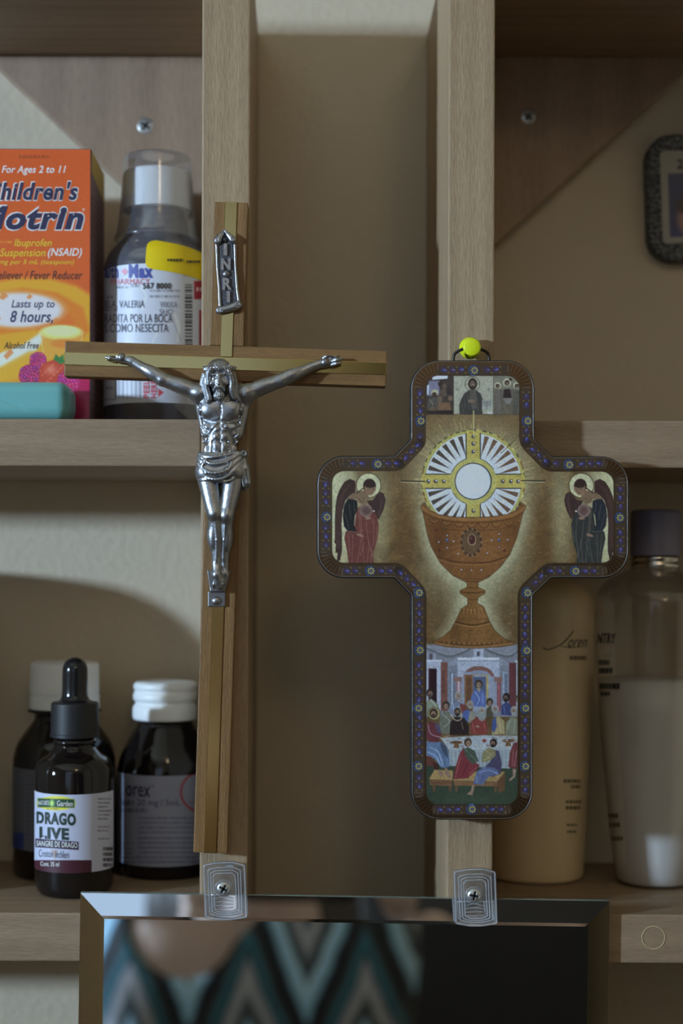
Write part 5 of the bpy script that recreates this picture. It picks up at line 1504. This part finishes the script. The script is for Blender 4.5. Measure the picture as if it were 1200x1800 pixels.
for k_ in range(4):      # arms of the monstrance
    c, n = math.cos(k_ * math.pi / 2), math.sin(k_ * math.pi / 2)
    R_ = lambda r_, o_: (hx + r_ * c - o_ * n, hy + r_ * n + o_ * c)
    ic.poly([R_(30, -13), R_(90, -12), R_(90, 12), R_(30, 13)], (168, 150, 66))
    for o_ in (-12.5, 12.5): ic.line([R_(38, o_), R_(84, o_)], 1.8, (40, 36, 34), .95)
    for r_ in (52, 66, 79):
        q = R_(r_, 0); ic.ell(q[0], q[1], 3.4, 3.4, (60, 54, 60)); ic.ell(q[0] + 1, q[1] - 1, 1.4, 1.4, (200, 205, 220))
        ic.ell(q[0] + rr.uniform(-7, 7), q[1] + rr.uniform(-7, 7), 1.6, 1.4, (150, 92, 36), .8)
    for t in range(14): q = R_(rr.uniform(44, 88), rr.uniform(-10, 10)); ic.ell(q[0], q[1], 1, 1, rr.choice(((130, 112, 48), (196, 182, 100))), .6)
ic.ell(hx, hy, 41, 41, (168, 158, 78)); ic.ring(hx, hy, 41, 1.3, (60, 54, 46), .85, 20, 70); ic.ring(hx, hy, 41, 1.3, (60, 54, 46), .85, 200, 250); ic.ring(hx, hy, 41, 1.3, (60, 54, 46), .85, 290, 330); ic.ring(hx, hy, 41, 1.3, (60, 54, 46), .85, 110, 150)
ic.ell(hx, hy, 32.6, 32.6, (52, 50, 56)); ic.ell(hx - .3, hy, 30.6, 30.8, (186, 196, 218))
ic.line([(816, 836), (840, 833)], 1.6, (196, 190, 186), .7); ic.line([(814, 845), (830, 843)], 1.5, (196, 190, 186), .6)
for a0, b0 in (((705, 845.5), (746, 846.5)), ((917, 845), (957, 845.5))): ic.line([a0, b0], 2.2, (46, 40, 32), .95); ic.line([(a0[0], a0[1] + 2), (b0[0], b0[1] + 2)], 1.2, (196, 186, 130), .7)
ic.line([(832, 722), (832.5, 768)], 1.6, (190, 180, 110), .9); ic.line([(834, 738), (834, 756)], 1.2, (80, 70, 50), .8); ic.ell(834.5, 756, 1.8, 2.2, (80, 74, 70))
ic.line([(748, 765), (767, 784)], 1, (80, 62, 40), .8); ic.line([(917, 762), (880, 797)], 1.3, (66, 52, 34), .9); ic.line([(916, 764), (882, 799)], .8, (180, 168, 110), .6)
Cq = conv(700, 740, 4.615)
CH0 = Cq((205, 775), (262, 1015), (335, 1150), (440, 1255), (550, 1310), (556, 1480), (640, 1480), (650, 1310), (730, 1272), (830, 1185), (905, 1085), (955, 965), (1008, 760))
ic.line(CH0, 16, (168, 164, 126), .75, 26)
ch = Cq((180, 690), (212, 662), (240, 712), (330, 757), (460, 778), (600, 782), (760, 774), (880, 756), (960, 720), (992, 660), (1036, 690), (1008, 760), (985, 860), (955, 965), (905, 1085), (830, 1185), (730, 1272), (650, 1310), (550, 1310), (440, 1255), (335, 1150), (262, 1015), (228, 900), (205, 775))
ic.poly(ch, (60, 38, 20), 1, 2.4)
cl = ic.clip; mk = np.clip(.5 - polysdf(np.array(ch), gx, gy) - 1, 0, 1); ic.clip = cl * mk
ic.poly(ch, (112, 68, 32)); ic.glow(772, 950, 18, 60, (84, 48, 22), .7); ic.glow(905, 950, 14, 60, (96, 58, 26), .6); ic.glow(850, 905, 60, 14, (140, 90, 40), .5); ic.glow(860, 960, 20, 40, (138, 88, 42), .5); ic.glow(815, 960, 16, 40, (132, 82, 38), .4)
ic.curve(Cq((185, 700), (330, 775), (600, 800), (900, 770), (1030, 700)), 5, (140, 92, 46), .8, 2); ic.curve(Cq((200, 740), (330, 800), (600, 825), (880, 800), (1010, 745)), 1.4, (70, 42, 20), .9)
for k_ in range(8):
    x = 250 + k_ * 100; y = 800 + 46 * (1 - ((x - 600) / 400) ** 2) - 10
    ic.curve(Cq((x, y - 8), (x + 25, y + 26), (x + 60, y + 30), (x + 85, y - 6)), 1.3, (72, 44, 22), .9); ic.curve(Cq((x + 10, y + 2), (x + 42, y + 18), (x + 75, y)), 1.2, (160, 110, 60), .5)
ic.curve(Cq((228, 850), (400, 880), (600, 885), (800, 880), (975, 845)), 1.2, (80, 48, 22), .8)
for s_ in (-1, 1):
    for k_ in range(6): ic.curve(Cq((600 + s_ * 90, 960 + k_ * 14), (600 + s_ * (160 + k_ * 12), 930 + k_ * 36), (600 + s_ * (230 + k_ * 10), 890 + k_ * 50)), .8, (152, 100, 52) if k_ % 2 else (88, 52, 24), .5)
ic.curve(Cq((300, 1095), (450, 1140), (600, 1150), (760, 1140), (905, 1085)), 2.2, (72, 42, 20), .9); ic.curve(Cq((300, 1115), (450, 1160), (600, 1168), (760, 1158), (900, 1105)), 1.2, (150, 100, 54), .6); ic.curve(Cq((440, 1250), (540, 1280), (660, 1280), (740, 1250)), 1.2, (80, 46, 22), .7)
eC = lambda x, y, rx, ry, c, a=1.0, f=1.2: E(ic, Cq, 4.615, x, y, rx, ry, c, a, f)
eC(590, 985, 84, 112, (66, 46, 30)); eC(590, 985, 74, 100, (92, 66, 42))
for t in range(26): a = t * 2 * math.pi / 26; eC(590 + 82 * math.cos(a), 985 + 108 * math.sin(a), 8, 8, (60, 40, 28) if t % 2 else (120, 96, 70))
eC(596, 962, 34, 48, (150, 120, 90)); eC(596, 962, 27, 40, (70, 34, 30)); eC(590, 950, 9, 13, (110, 66, 56), .8)
for x, y in ((395, 967), (817, 967)): eC(x, y, 12, 12, (44, 60, 110)); eC(x - 3, y - 4, 4, 4, (150, 160, 200))
for x, y in ((395, 930), (447, 978), (327, 983), (395, 1030), (755, 970), (817, 918), (817, 1025), (885, 965), (485, 1078), (720, 1073), (510, 1207), (593, 1212), (672, 1210)): eC(x, y, 9, 9, (70, 44, 40)); eC(x, y - 1, 5.5, 5.5, (176, 170, 184))
for x, y in ((305, 885), (335, 1050), (862, 1052)): eC(x, y, 11, 11, (80, 36, 26))
ic.clip = cl
Eq = conv(710, 1000, 5)
ic.line(Eq((350, 590), (420, 520), (470, 420), (520, 330), (600, 290), (690, 330), (735, 420), (790, 520), (860, 590)), 14, (160, 156, 120), .7, 26)
st_ = Eq((552, 112), (652, 112), (652, 160), (712, 188), (714, 214), (652, 252), (644, 300), (700, 330), (728, 400), (752, 460), (800, 545), (880, 612), (972, 650), (955, 672), (860, 688), (600, 702), (380, 690), (280, 668), (250, 640), (330, 602), (405, 540), (452, 452), (500, 352), (558, 310), (556, 258), (490, 214), (490, 188), (550, 160))
ic.poly(st_, (54, 34, 18), 1, 2.2); mk = np.clip(.5 - polysdf(np.array(st_), gx, gy) - .8, 0, 1); ic.clip = cl * mk
ic.poly(st_, (112, 72, 32)); ic.glow(800, 1100, 12, 50, (80, 50, 22), .6); ic.glow(845, 1080, 10, 60, (136, 90, 44), .5)
for pts, w_, c in ((((490, 200), (600, 212), (712, 200)), 2, (70, 42, 18)), (((552, 160), (600, 168), (652, 160)), 1.4, (76, 46, 20)), (((556, 262), (600, 272), (650, 262)), 1.4, (76, 46, 20)), (((500, 345), (600, 362), (705, 345)), 1.2, (140, 96, 50)), (((450, 465), (600, 494), (750, 465)), 2.6, (66, 38, 18)), (((446, 480), (600, 508), (756, 480)), 1.2, (150, 104, 56)), (((300, 640), (600, 672), (930, 640)), 2, (72, 44, 20)), (((270, 655), (600, 690), (955, 655)), 1.6, (148, 98, 52))): ic.curve(Eq(*pts), w_, c, .85)
for k_ in range(13): x = 515 + k_ * 15; ic.line(Eq((x, 350 + abs(k_ - 6) * -1), (x + (k_ - 6) * 2.5, 395)), 1.0, (150, 106, 58) if k_ % 2 else (80, 50, 24), .7)
for k_ in range(12): x = 470 + k_ * 22; ic.curve(Eq((x, 430), (x + 12, 452), (x + 22, 432)), .9, (84, 52, 26), .7)
for x, y in ((430, 590), (500, 560), (580, 560), (660, 560), (740, 560), (780, 600)): ic.ring(*Eq((x, y))[0], 4, 1, (72, 44, 22), .8, 0, 300); ic.ring(*Eq((x + 22, y + 22))[0], 3, .9, (146, 100, 56), .6, 90, 330)
for k_ in range(26): x = 330 + k_ * 22; ic.ell(*Eq((x, 640 + 18 * (1 - ((x - 610) / 300) ** 2)))[0], 1.5, 1.2, (146, 100, 54) if k_ % 2 else (70, 42, 20), .8)
ic.clip = cl

# --- supper at a table
pic = np.clip((gy - (1000 + 655 / 5)) / 4, 0, 1); ic.clip = cl * pic * np.clip(.5 + polysdf(np.array(st_), gx, gy), 0, 1)
ic.poly(Eq((150, 630), (1060, 630), (1060, 1300), (150, 1300)), (108, 108, 120)); ic.glow(832, 1135, 70, 10, (122, 122, 138), .8)
for q in (((190, 690), (300, 740), (400, 768), (500, 740), (570, 705)), ((1020, 690), (960, 750), (900, 768), (800, 740), (720, 705))):
    ic.curve(Eq(*q), 5, (66, 74, 74), .7, 4); ic.curve(Eq(*[(x, y - 14) for x, y in q]), 2, (140, 142, 156), .6, 2)
W1, W2 = (142, 147, 168), (116, 120, 140)
def R5(x0, y0, x1, y1, c, a=1.0, f=1.2): ic.poly(Eq((x0, y0), (x1, y0), (x1, y1), (x0, y1)), c, a, f)
R5(180, 800, 330, 1250, W1); R5(190, 735, 280, 800, W2); R5(222, 745, 250, 795, (74, 60, 70)); R5(215, 876, 286, 1180, (52, 24, 30)); R5(232, 890, 286, 1180, (40, 20, 26)); R5(180, 800, 330, 815, (166, 170, 188)); R5(322, 820, 382, 1250, (112, 62, 52)); R5(335, 880, 366, 1080, (96, 50, 42)); ic.line(Eq((340, 885), (362, 885), (362, 1075)), .8, (140, 90, 76), .8)
ic.poly(Eq((385, 830), (470, 780), (840, 780), (925, 830), (925, 1250), (385, 1250)), W2); R5(384, 850, 470, 1250, (104, 108, 124)); R5(405, 905, 445, 1250, (78, 88, 110)); R5(412, 915, 432, 1250, (132, 140, 158)); R5(845, 850, 925, 1250, (104, 108, 124)); R5(868, 905, 905, 1250, (124, 134, 156)); R5(882, 920, 905, 1250, (84, 96, 120))
R5(470, 780, 836, 950, W1); R5(470, 780, 836, 800, (168, 172, 192)); R5(470, 806, 836, 811, (104, 106, 122)); ic.ell(*Eq((655, 950))[0], 27, 19, (116, 70, 60)); ic.ell(*Eq((655, 965))[0], 23, 15, W2); R5(520, 945, 790, 1250, (118, 126, 148)); R5(528, 905, 736, 945, (112, 120, 144), 1, 2); R5(540, 930, 738, 940, (150, 128, 92))
R5(530, 930, 604, 1250, (118, 74, 42)); R5(548, 950, 590, 1250, (96, 58, 34)); R5(720, 940, 740, 1210, (156, 132, 70)); R5(606, 950, 720, 1200, (64, 76, 110)); R5(612, 705, 696, 780, W1); R5(640, 725, 664, 768, (70, 66, 82)); R5(600, 775, 705, 783, (168, 172, 192))
for x in (500, 560, 640, 720, 790): ic.line(Eq((x, 840 + (x % 3) * 6), (x + 22, 836)), .8, (90, 92, 108), .7)
R5(455, 985, 500, 1200, (130, 92, 100)); R5(470, 985, 490, 1200, (166, 140, 150)); R5(440, 950, 505, 988, (130, 86, 74)); R5(816, 990, 850, 1250, (122, 52, 58)); R5(828, 990, 836, 1250, (156, 88, 92)); R5(792, 950, 862, 992, (128, 84, 72))
R5(922, 825, 986, 1250, (92, 42, 44)); R5(985, 815, 1040, 1250, (134, 138, 158)); R5(1000, 870, 1030, 1250, (94, 60, 64)); R5(975, 805, 1040, 820, (160, 164, 182))
Gq = conv(710, 1190, 5)
eG = lambda x, y, rx, ry, c, a=1.0, f=1.4, rot=0: E(ic, Gq, 5, x, y, rx, ry, c, a, f, rot)
pG = lambda c, *p, a=1.0, f=1.4: ic.poly(Gq(*p), c, a, f)
lG = lambda c, w_, *p, a=.7: ic.curve(Gq(*p), w_, c, a)
def head(x, y, hair, skin=(126, 92, 72), r_=30, beard=None, turn=0):
    eG(x, y, r_, r_ * 1.15, hair); eG(x + 6 * turn, y + 9, r_ * .62, r_ * .78, skin)
    if beard: eG(x + 6 * turn, y + 26, r_ * .55, r_ * .5, beard)
    lG((60, 40, 34), .8, (x - 8 + 6 * turn, y + 4), (x + 10 + 6 * turn, y + 4)); lG((90, 62, 50), .8, (x + 3 + 6 * turn, y + 6), (x + 4 + 6 * turn, y + 16))
DK, GR = (36, 26, 24), (112, 112, 112)
pG((44, 58, 42), (150, 760), (1060, 760), (1060, 1140), (150, 1140)); ic.glow(832, 1405, 50, 10, (56, 70, 50), .6)
# back row
pG((66, 84, 150), (580, 250), (590, 160), (630, 110), (690, 110), (720, 180), (716, 270)); lG((150, 168, 210), 1.2, (620, 130), (660, 190), (640, 240)); lG((140, 158, 205), 1.1, (690, 140), (690, 230)); head(655, 62, (54, 40, 34), (132, 104, 80), 34); pG((150, 130, 96), (640, 100), (672, 100), (660, 140))
pG((110, 118, 96), (180, 330), (190, 220), (240, 190), (300, 240), (320, 330)); lG((170, 168, 140), 1.2, (230, 200), (280, 260), (270, 320)); head(230, 140, DK, (120, 88, 70), 34, (70, 56, 50))
pG((92, 104, 134), (410, 320), (420, 240), (470, 210), (530, 240), (545, 330)); pG((112, 44, 40), (490, 230), (540, 250), (540, 320), (500, 320)); lG((160, 170, 196), 1.1, (430, 240), (440, 320)); head(475, 165, (130, 122, 116), (136, 104, 84), 32, (120, 116, 112))
pG((44, 54, 104), (850, 330), (855, 250), (900, 215), (940, 250), (945, 340)); lG((104, 120, 176), 1, (875, 250), (885, 320)); head(898, 178, (34, 26, 30), (96, 72, 62), 33, (40, 30, 30), -1)
pG((70, 64, 44), (720, 350), (722, 280), (760, 250), (785, 290), (780, 350)); head(752, 220, (44, 34, 28), (130, 96, 74), 30); head(998, 190, (70, 54, 48), (126, 96, 78), 26)
pG((56, 78, 146), (512, 370), (520, 300), (570, 285), (585, 340), (575, 400)); pG((118, 112, 96), (560, 400), (575, 310), (620, 300), (630, 400)); head(580, 240, (124, 118, 112), (138, 106, 84), 30, (130, 126, 122))
# front row behind the table
pG((92, 94, 78), (310, 470), (312, 360), (350, 300), (400, 310), (425, 400), (400, 500), (320, 500)); lG((158, 156, 136), 1.2, (340, 330), (400, 390), (350, 440)); head(368, 250, (48, 36, 30), (134, 100, 78), 32)
pG((38, 27, 28), (400, 510), (405, 400), (450, 350), (530, 360), (570, 430), (568, 510)); lG((168, 152, 118), 2.2, (410, 330), (450, 380), (500, 370), (498, 300), (470, 260)); head(468, 305, (58, 44, 36), (124, 90, 70), 30, (44, 34, 30)); lG((150, 116, 92), 1.4, (505, 400), (520, 460))
pG((124, 42, 38), (582, 500), (590, 390), (640, 350), (710, 360), (735, 430), (725, 510)); lG((176, 96, 84), 1.1, (600, 400), (620, 490)); lG((170, 90, 80), 1.1, (700, 380), (715, 480)); eG(682, 325, 38, 62, (112, 118, 116)); head(684, 290, (128, 130, 128), (140, 108, 86), 28, (130, 132, 128)); eG(645, 435, 16, 9, (146, 112, 90))
pG((146, 128, 82), (770, 510), (780, 380), (830, 340), (880, 390), (885, 500)); pG((46, 66, 128), (768, 460), (775, 380), (805, 350), (815, 440), (790, 490)); lG((186, 172, 128), 1.2, (830, 370), (850, 480)); head(798, 280, (128, 128, 130), (138, 106, 84), 32, (120, 120, 120))
pG((104, 106, 84), (890, 510), (895, 400), (940, 350), (1000, 370), (1015, 510)); lG((160, 158, 132), 1.1, (930, 380), (900, 460)); lG((160, 158, 132), 1.1, (975, 380), (960, 490)); head(968, 295, (122, 122, 122), (130, 100, 80), 34, (120, 120, 118), -1)
# table
pG((138, 146, 154), (320, 535), (700, 512), (1015, 518), (1015, 560), (935, 650), (400, 650)); pG((124, 134, 142), (390, 640), (935, 640), (930, 806), (395, 780), f=1.6)
for x in range(420, 930, 34): lG((98, 110, 118), 1.2, (x, 650), (x + (x % 5) - 2, 790), a=.6); lG((158, 166, 172), 1.1, (x + 14, 655), (x + 16, 780), a=.6)
for x, y in ((460, 590), (915, 575)): eG(x, y - 14, 56, 16, (124, 84, 48)); eG(x, y - 16, 46, 10, (84, 52, 30)); pG((104, 66, 36), (x - 18, y - 4), (x + 18, y - 4), (x + 26, y + 34), (x - 26, y + 34))
rr = random.Random(3)
for t in range(34): x, y = rr.uniform(380, 980), rr.uniform(525, 610); eG(x, y, rr.uniform(7, 16), rr.uniform(4, 7), rr.choice(((170, 172, 176), (128, 92, 70), (90, 80, 78), (176, 160, 130))), .8)
eG(705, 560, 18, 14, (140, 40, 42)); lG((150, 116, 90), 2.2, (330, 535), (400, 515), (300, 545)); lG((150, 116, 90), 1.8, (930, 520), (990, 548))
# seated at the left with a halo
eG(264, 322, 58, 58, (60, 44, 28)); eG(264, 322, 53, 53, (138, 122, 72)); pG((96, 36, 44), (190, 520), (195, 420), (235, 385), (300, 420), (330, 500), (300, 570), (220, 575)); lG((160, 132, 140), 1.6, (210, 420), (235, 500), (320, 530)); pG((66, 60, 92), (270, 400), (310, 420), (325, 490), (290, 490)); head(258, 318, (52, 36, 28), (130, 94, 70), 36, (60, 42, 34))
pG((76, 100, 140), (185, 560), (250, 575), (330, 570), (380, 620), (400, 720), (400, 790), (330, 800), (270, 720), (190, 690)); pG((50, 62, 86), (320, 570), (372, 610), (392, 720), (360, 690), (320, 620)); lG((150, 172, 204), 1.6, (230, 620), (300, 660), (340, 780)); lG((150, 172, 204), 1.4, (210, 660), (280, 700), (320, 780)); lG((46, 58, 84), 1.4, (300, 620), (350, 700), (360, 780))
pG((90, 44, 34), (186, 690), (240, 700), (290, 790), (190, 780)); pG((60, 26, 24), (250, 740), (300, 770), (300, 830), (270, 830))
# benches
pG((150, 116, 56), (220, 895), (268, 815), (430, 822), (425, 905)); pG((112, 70, 40), (222, 895), (425, 905), (420, 962), (228, 950)); pG((150, 116, 58), (432, 905), (460, 830), (890, 832), (820, 915)); pG((118, 76, 42), (432, 908), (820, 915), (820, 962), (440, 955)); pG((92, 58, 32), (820, 915), (890, 835), (884, 1000), (830, 1020), (820, 962))
for x in (445, 790, 250, 390): pG((98, 62, 36), (x, 950), (x + 26, 950), (x + 22, 1010), (x + 6, 1010))
for x in range(240, 410, 24): lG((70, 42, 26), .9, (x, 920), (x + 10, 938), (x + 18, 918))
lG((176, 140, 80), 1, (222, 893), (425, 903)); lG((176, 140, 80), 1, (432, 906), (820, 914))
pG((132, 96, 76), (300, 820), (330, 820), (345, 870), (325, 882), (305, 860)); pG((132, 96, 76), (355, 800), (375, 800), (420, 880), (390, 888), (358, 850))
# two seen from behind on the bench
pG((116, 34, 40), (525, 612), (485, 680), (455, 780), (428, 900), (560, 890), (655, 800), (660, 770), (600, 740), (545, 680)); pG((60, 70, 56), (520, 640), (560, 615), (620, 650), (655, 740), (600, 770), (545, 710)); lG((104, 114, 92), 1.3, (540, 640), (590, 690), (640, 750)); lG((166, 80, 82), 1.3, (500, 690), (470, 800), (450, 880)); lG((70, 18, 26), 1.4, (560, 760), (520, 850)); lG((160, 74, 76), 1.2, (640, 790), (570, 860)); head(560, 575, (66, 46, 34), (138, 100, 76), 33, None, 1)
pG((60, 54, 84), (790, 640), (835, 650), (858, 760), (850, 850), (770, 880), (700, 800), (760, 740)); pG((120, 110, 66), (690, 660), (740, 620), (800, 640), (805, 690), (750, 740), (680, 750)); pG((72, 84, 128), (640, 830), (700, 790), (800, 800), (840, 850), (740, 880), (690, 950), (608, 940), (622, 880)); lG((130, 146, 186), 1.5, (660, 840), (740, 820), (820, 850)); lG((130, 146, 186), 1.3, (640, 870), (640, 930)); lG((44, 50, 86), 1.3, (700, 860), (670, 930)); lG((170, 160, 110), 1.2, (720, 650), (760, 690), (700, 730)); head(785, 578, (40, 30, 26), (120, 88, 68), 32, (36, 28, 26), -1)
pG((136, 102, 80), (600, 945), (622, 950), (610, 1000), (600, 1040), (550, 1030), (585, 1000)); lG((150, 150, 140), 2, (690, 600), (660, 640), (650, 700))
pG((104, 40, 42), (960, 580), (1010, 570), (1030, 640), (1020, 760), (975, 810), (915, 790), (930, 660)); lG((160, 92, 88), 1.2, (960, 640), (950, 780)); lG((170, 120, 116), 1.2, (990, 650), (970, 780)); pG((136, 104, 82), (955, 810), (985, 810), (975, 880), (930, 915), (920, 905), (955, 870))
ic.clip = None

pf = np.clip(0.5 - (dist + 27), 0, 1)
ic.noise(.035, 3.0, pf, 31); ic.noise(.05, 1.3, pf, 32); ic.noise(.02, 8, pf, 33)
gr_ = ic.img.mean(2, keepdims=True); ic.img[:] = gr_ + (ic.img - gr_) * (.80 - .12 * np.clip((gy - 1125) / 20, 0, 1))[..., None]
ic.img *= .93
# --- enamelled border
band = np.clip(.5 - (dist + 3), 0, 1) * np.clip(.5 + (dist + 26), 0, 1)
full = (slice(None), slice(None))
ic.mix(full, band, (122, 102, 82)); fo.mix(full, band, (1, 1, 1))
m_ = np.clip(1 - np.abs(dist + 26.5) / 1.3, 0, 1); ic.mix(full, m_, (44, 32, 22))
m_ = np.clip(.5 - (dist + 1.5), 0, 1) * np.clip(.5 + dist + 3.5, 0, 1); ic.mix(full, m_, (120, 116, 110)); fo.mix(full, m_, (1, 1, 1))
ic.mix(full, np.clip(.5 + dist + 1.5, 0, 1), (16, 15, 18)); 
def both(kind, *a, **k):
    getattr(ic, kind)(*a, **k)
def unfoil(x, y, r_): fo.ell(x, y, r_, r_, (0, 0, 0), 1, 1.5)
ROS = [(833, 651), (739, 740), (927, 740), (663.5, 816), (574, 909), (651, 1003.5), (736, 1042), (737.5, 1143), (735, 1245), (735, 1347), (829, 1422.5), (923, 1347), (923, 1245), (925, 1143.5), (926.5, 1042), (1011, 1004), (1089, 910), (1000, 817)]
# runs of the border: straight pieces of its centre line
RUN = [((775, 650), (888, 650)), ((738, 686), (738, 778)), ((738, 779), (702, 815)), ((702, 815), (604, 815)), ((572.5, 846), (572.5, 972)), ((604, 1003), (700, 1003)), ((700, 1003), (737, 1038)), ((736.5, 1042), (736.5, 1394)),
       ((768, 1423), (890, 1423)), ((922.5, 1394), (922.5, 1042)), ((925, 1038), (962, 1003)), ((962, 1003), (1058, 1003)), ((1090, 972), (1090, 846)), ((1058, 815), (962, 815)), ((962, 815), (924.5, 779)), ((924.5, 778), (924.5, 686))]
BL, PU, CR = (72, 76, 168), (70, 60, 124), (136, 112, 72)
for a, b_ in RUN:
    a, b_ = np.array(a, float), np.array(b_, float); L_ = np.linalg.norm(b_ - a); t_ = (b_ - a) / L_; n_ = np.array((-t_[1], t_[0])); ang = math.atan2(t_[1], t_[0])
    # dark ground of the enamel
    ic.line([a, b_], 17, (52, 42, 34), .62, 3); fo.line([a, b_], 17, (.35, .35, .35), 1, 3)
    k_ = 0; d_ = 6.0
    while d_ < L_ - 4:
        p = a + t_ * d_
        if min(math.hypot(p[0] - r_[0], p[1] - r_[1]) for r_ in ROS) > 14:
            c = BL if k_ % 2 == 0 else PU
            sg = 1 if k_ % 4 < 2 else -1
            ic.ell(p[0] + n_[0] * sg * .8, p[1] + n_[1] * sg * .8, 4.6, 1.8, c, .85, 1.2, ang + .35 * sg); ic.ell(p[0] + t_[0] * 1.5, p[1] + t_[1] * 1.5, 2.0, .9, (118, 124, 205), .8, 1, ang + .35 * sg); unfoil(p[0], p[1], 3)
            for s_ in (-1, 1):
                q = p - t_ * 4.5 + n_ * s_ * 3.8; ic.curve([p - t_ * 6.5, q, q + t_ * 3.4 + n_ * s_ * 1.4, q + t_ * 5 - n_ * s_ * .6], 1.1, PU, .9); q = p + t_ * 6.6 + n_ * s_ * 5; ic.ell(q[0], q[1], 1.7, 1.4, CR, .9, 1)
        d_ += 15.2; k_ += 1
for x, y in ROS:
    unfoil(x, y, 9); ic.ell(x, y, 9.4, 9.4, (40, 38, 46), .95); ic.ring(x, y, 8.4, 2.0, (56, 84, 140), .95, 100, 290); ic.ring(x, y, 8.4, 1.2, (52, 66, 110), .8, -70, 100)
    for k_ in range(8): a = k_ * math.pi / 4; ic.ell(x + .8 + 4.7 * math.cos(a), y + 4.7 * math.sin(a), 2.1, 1.7, (164, 154, 100), .95, 1, a)
    ic.ell(x + .6, y, 2.7, 2.7, (44, 50, 96)); ic.ell(x + .6, y, 1, 1, (150, 150, 160))
for cx, cy, a0 in ((771, 683, 180), (889.5, 683, 270), (604.5, 849, 180), (604.5, 968.5, 90), (1057, 850, 270), (1057, 968.5, 0), (772, 1391.5, 90), (886.5, 1391.5, 0)):      # fluted corners
    for k_ in range(17):
        a = math.radians(a0 + 4 + k_ * 5.1)
        r0, r1 = (28, 42) if k_ % 2 else (31, 44)
        ic.line([(cx + r0 * math.cos(a), cy + r0 * math.sin(a)), (cx + r1 * math.cos(a + .03), cy + r1 * math.sin(a + .03))], 1.0, (64, 50, 40) if k_ % 2 else (168, 136, 104), .6)

ic.img *= (1 - .22 * np.clip(.5 + (dist + 26), 0, 1))[..., None]
# --- plate, print and rim
icx = thing('icon_cross', 'printed icon cross with chalice, host and angels hanging from a green pin', 'cross', P(830, 1441, -.010)[:])
M['enamel'] = mat('black lacquered edge', (0.012, 0.012, 0.016, 1), rough=.28)
M['tin'] = mat('bright worn edge', (.42, .42, .42, 1), rough=.4, metal=1)
wo = np.array([(p.x, p.z) for p in (P(a, b_, YI) for a, b_ in OUTL)])
v, f = extrude_outline(wo, YI + .00025, YI + .0055, .0007); mobj('plate', v, f, M['enamel'], icx)
M['icon_print'] = paint_mat('lacquered icon print', .30, metal_attr=True)
inside = dist < -2.0
vx_, vy_ = np.broadcast_to(gx, dist.shape).copy(), np.broadcast_to(gy, dist.shape).copy()
near = (~inside) & (dist < 1.0)
gyy, gxx = np.gradient(dist, 1 / PP); nn = np.hypot(gxx, gyy) + 1e-9
sh_ = dist + 2.0
vx_[near] -= (gxx / nn * sh_)[near]; vy_[near] -= (gyy / nn * sh_)[near]
keepv = inside | near
kf = (keepv[:-1, :-1] & keepv[1:, :-1] & keepv[1:, 1:] & keepv[:-1, 1:]) & (inside[:-1, :-1] | inside[1:, :-1] | inside[1:, 1:] | inside[:-1, 1:])
fq = grid_faces(ic.W, ic.H, kf)
used = np.zeros(ic.W * ic.H, bool); used[fq.ravel()] = True
remap = np.cumsum(used) - 1
uu, vv = vx_.ravel()[used], vy_.ravel()[used]
k_ = S(YI); wx = ((uu - VX) + (vv - VY) * TH) * k_; wz = ZC - ((vv - VY) - (uu - VX) * TH) * k_
o = mobj('icon_print', np.stack([wx, np.full_like(wx, YI), wz], 1), remap[fq], M['icon_print'], icx)
set_print(o, ic.img.reshape(-1, 3)[used], .46, fo.img.reshape(-1, 3)[used][:, 0])
ro = np.array([(p.x, YI + .00012, p.z) for p in (P(a, b_, YI) for a, b_ in inset_poly(OUTL if area2(OUTL) > 0 else OUTL[::-1], 2.6))])
v, f = tube(np.vstack([ro, ro[:1]]), .00016, 6, False); mobj('rim', v, f, M['tin'], icx, True)
# hanging loop and lime push pin
M['wire'] = mat('dark loop wire', (.05, .045, .04, 1), rough=.4, metal=.6)
pts = smooth_path([(797, 640, -.0088), (797, 628, -.0088), (801, 620, -.009), (814, 613.5, -.0095), (829, 611.5, -.0098), (845, 614, -.0095), (856, 620, -.009), (859, 629, -.0088), (859, 640, -.0088)], 6)
v, f = tube([P(a, b_, c)[:] for a, b_, c in pts], .00062, 8); mobj('hanging_loop', v, f, M['wire'], icx, True)
M['lime'] = mat('lime green plastic', alb(168, 178, 22), rough=.35)
pin = thing('push_pin', 'lime green push pin in the right post holding the icon cross', 'pin', P(827, 612, -.001)[:])
prof = [(-.0172, .0006), (-.0172, .0030), (-.0169, .00345), (-.0162, .0036), (-.0155, .0033), (-.0148, .0022), (-.0118, .0019), (-.0085, .0021), (-.0070, .0026), (-.0048, .0043), (-.0040, .0045), (-.0033, .0043), (-.0030, .0012)]
v, f = lathe(0, 0, prof, 40); base = P(825.5, 612, -.001); tip = P(829.5, 610, -.0172)
w_ = np.stack([v[:, 0] + base.x + (tip.x - base.x) * (-v[:, 2] / .0172), v[:, 2], v[:, 1] + base.z + (tip.z - base.z) * (-v[:, 2] / .0172)], 1)
mobj('pin_head', w_, f, M['lime'], pin, True)
v, f = tube([(base.x, -.0035, base.z), (base.x, .004, base.z)], .0005, 8); mobj('pin_needle', v, f, M['zinc'], pin)
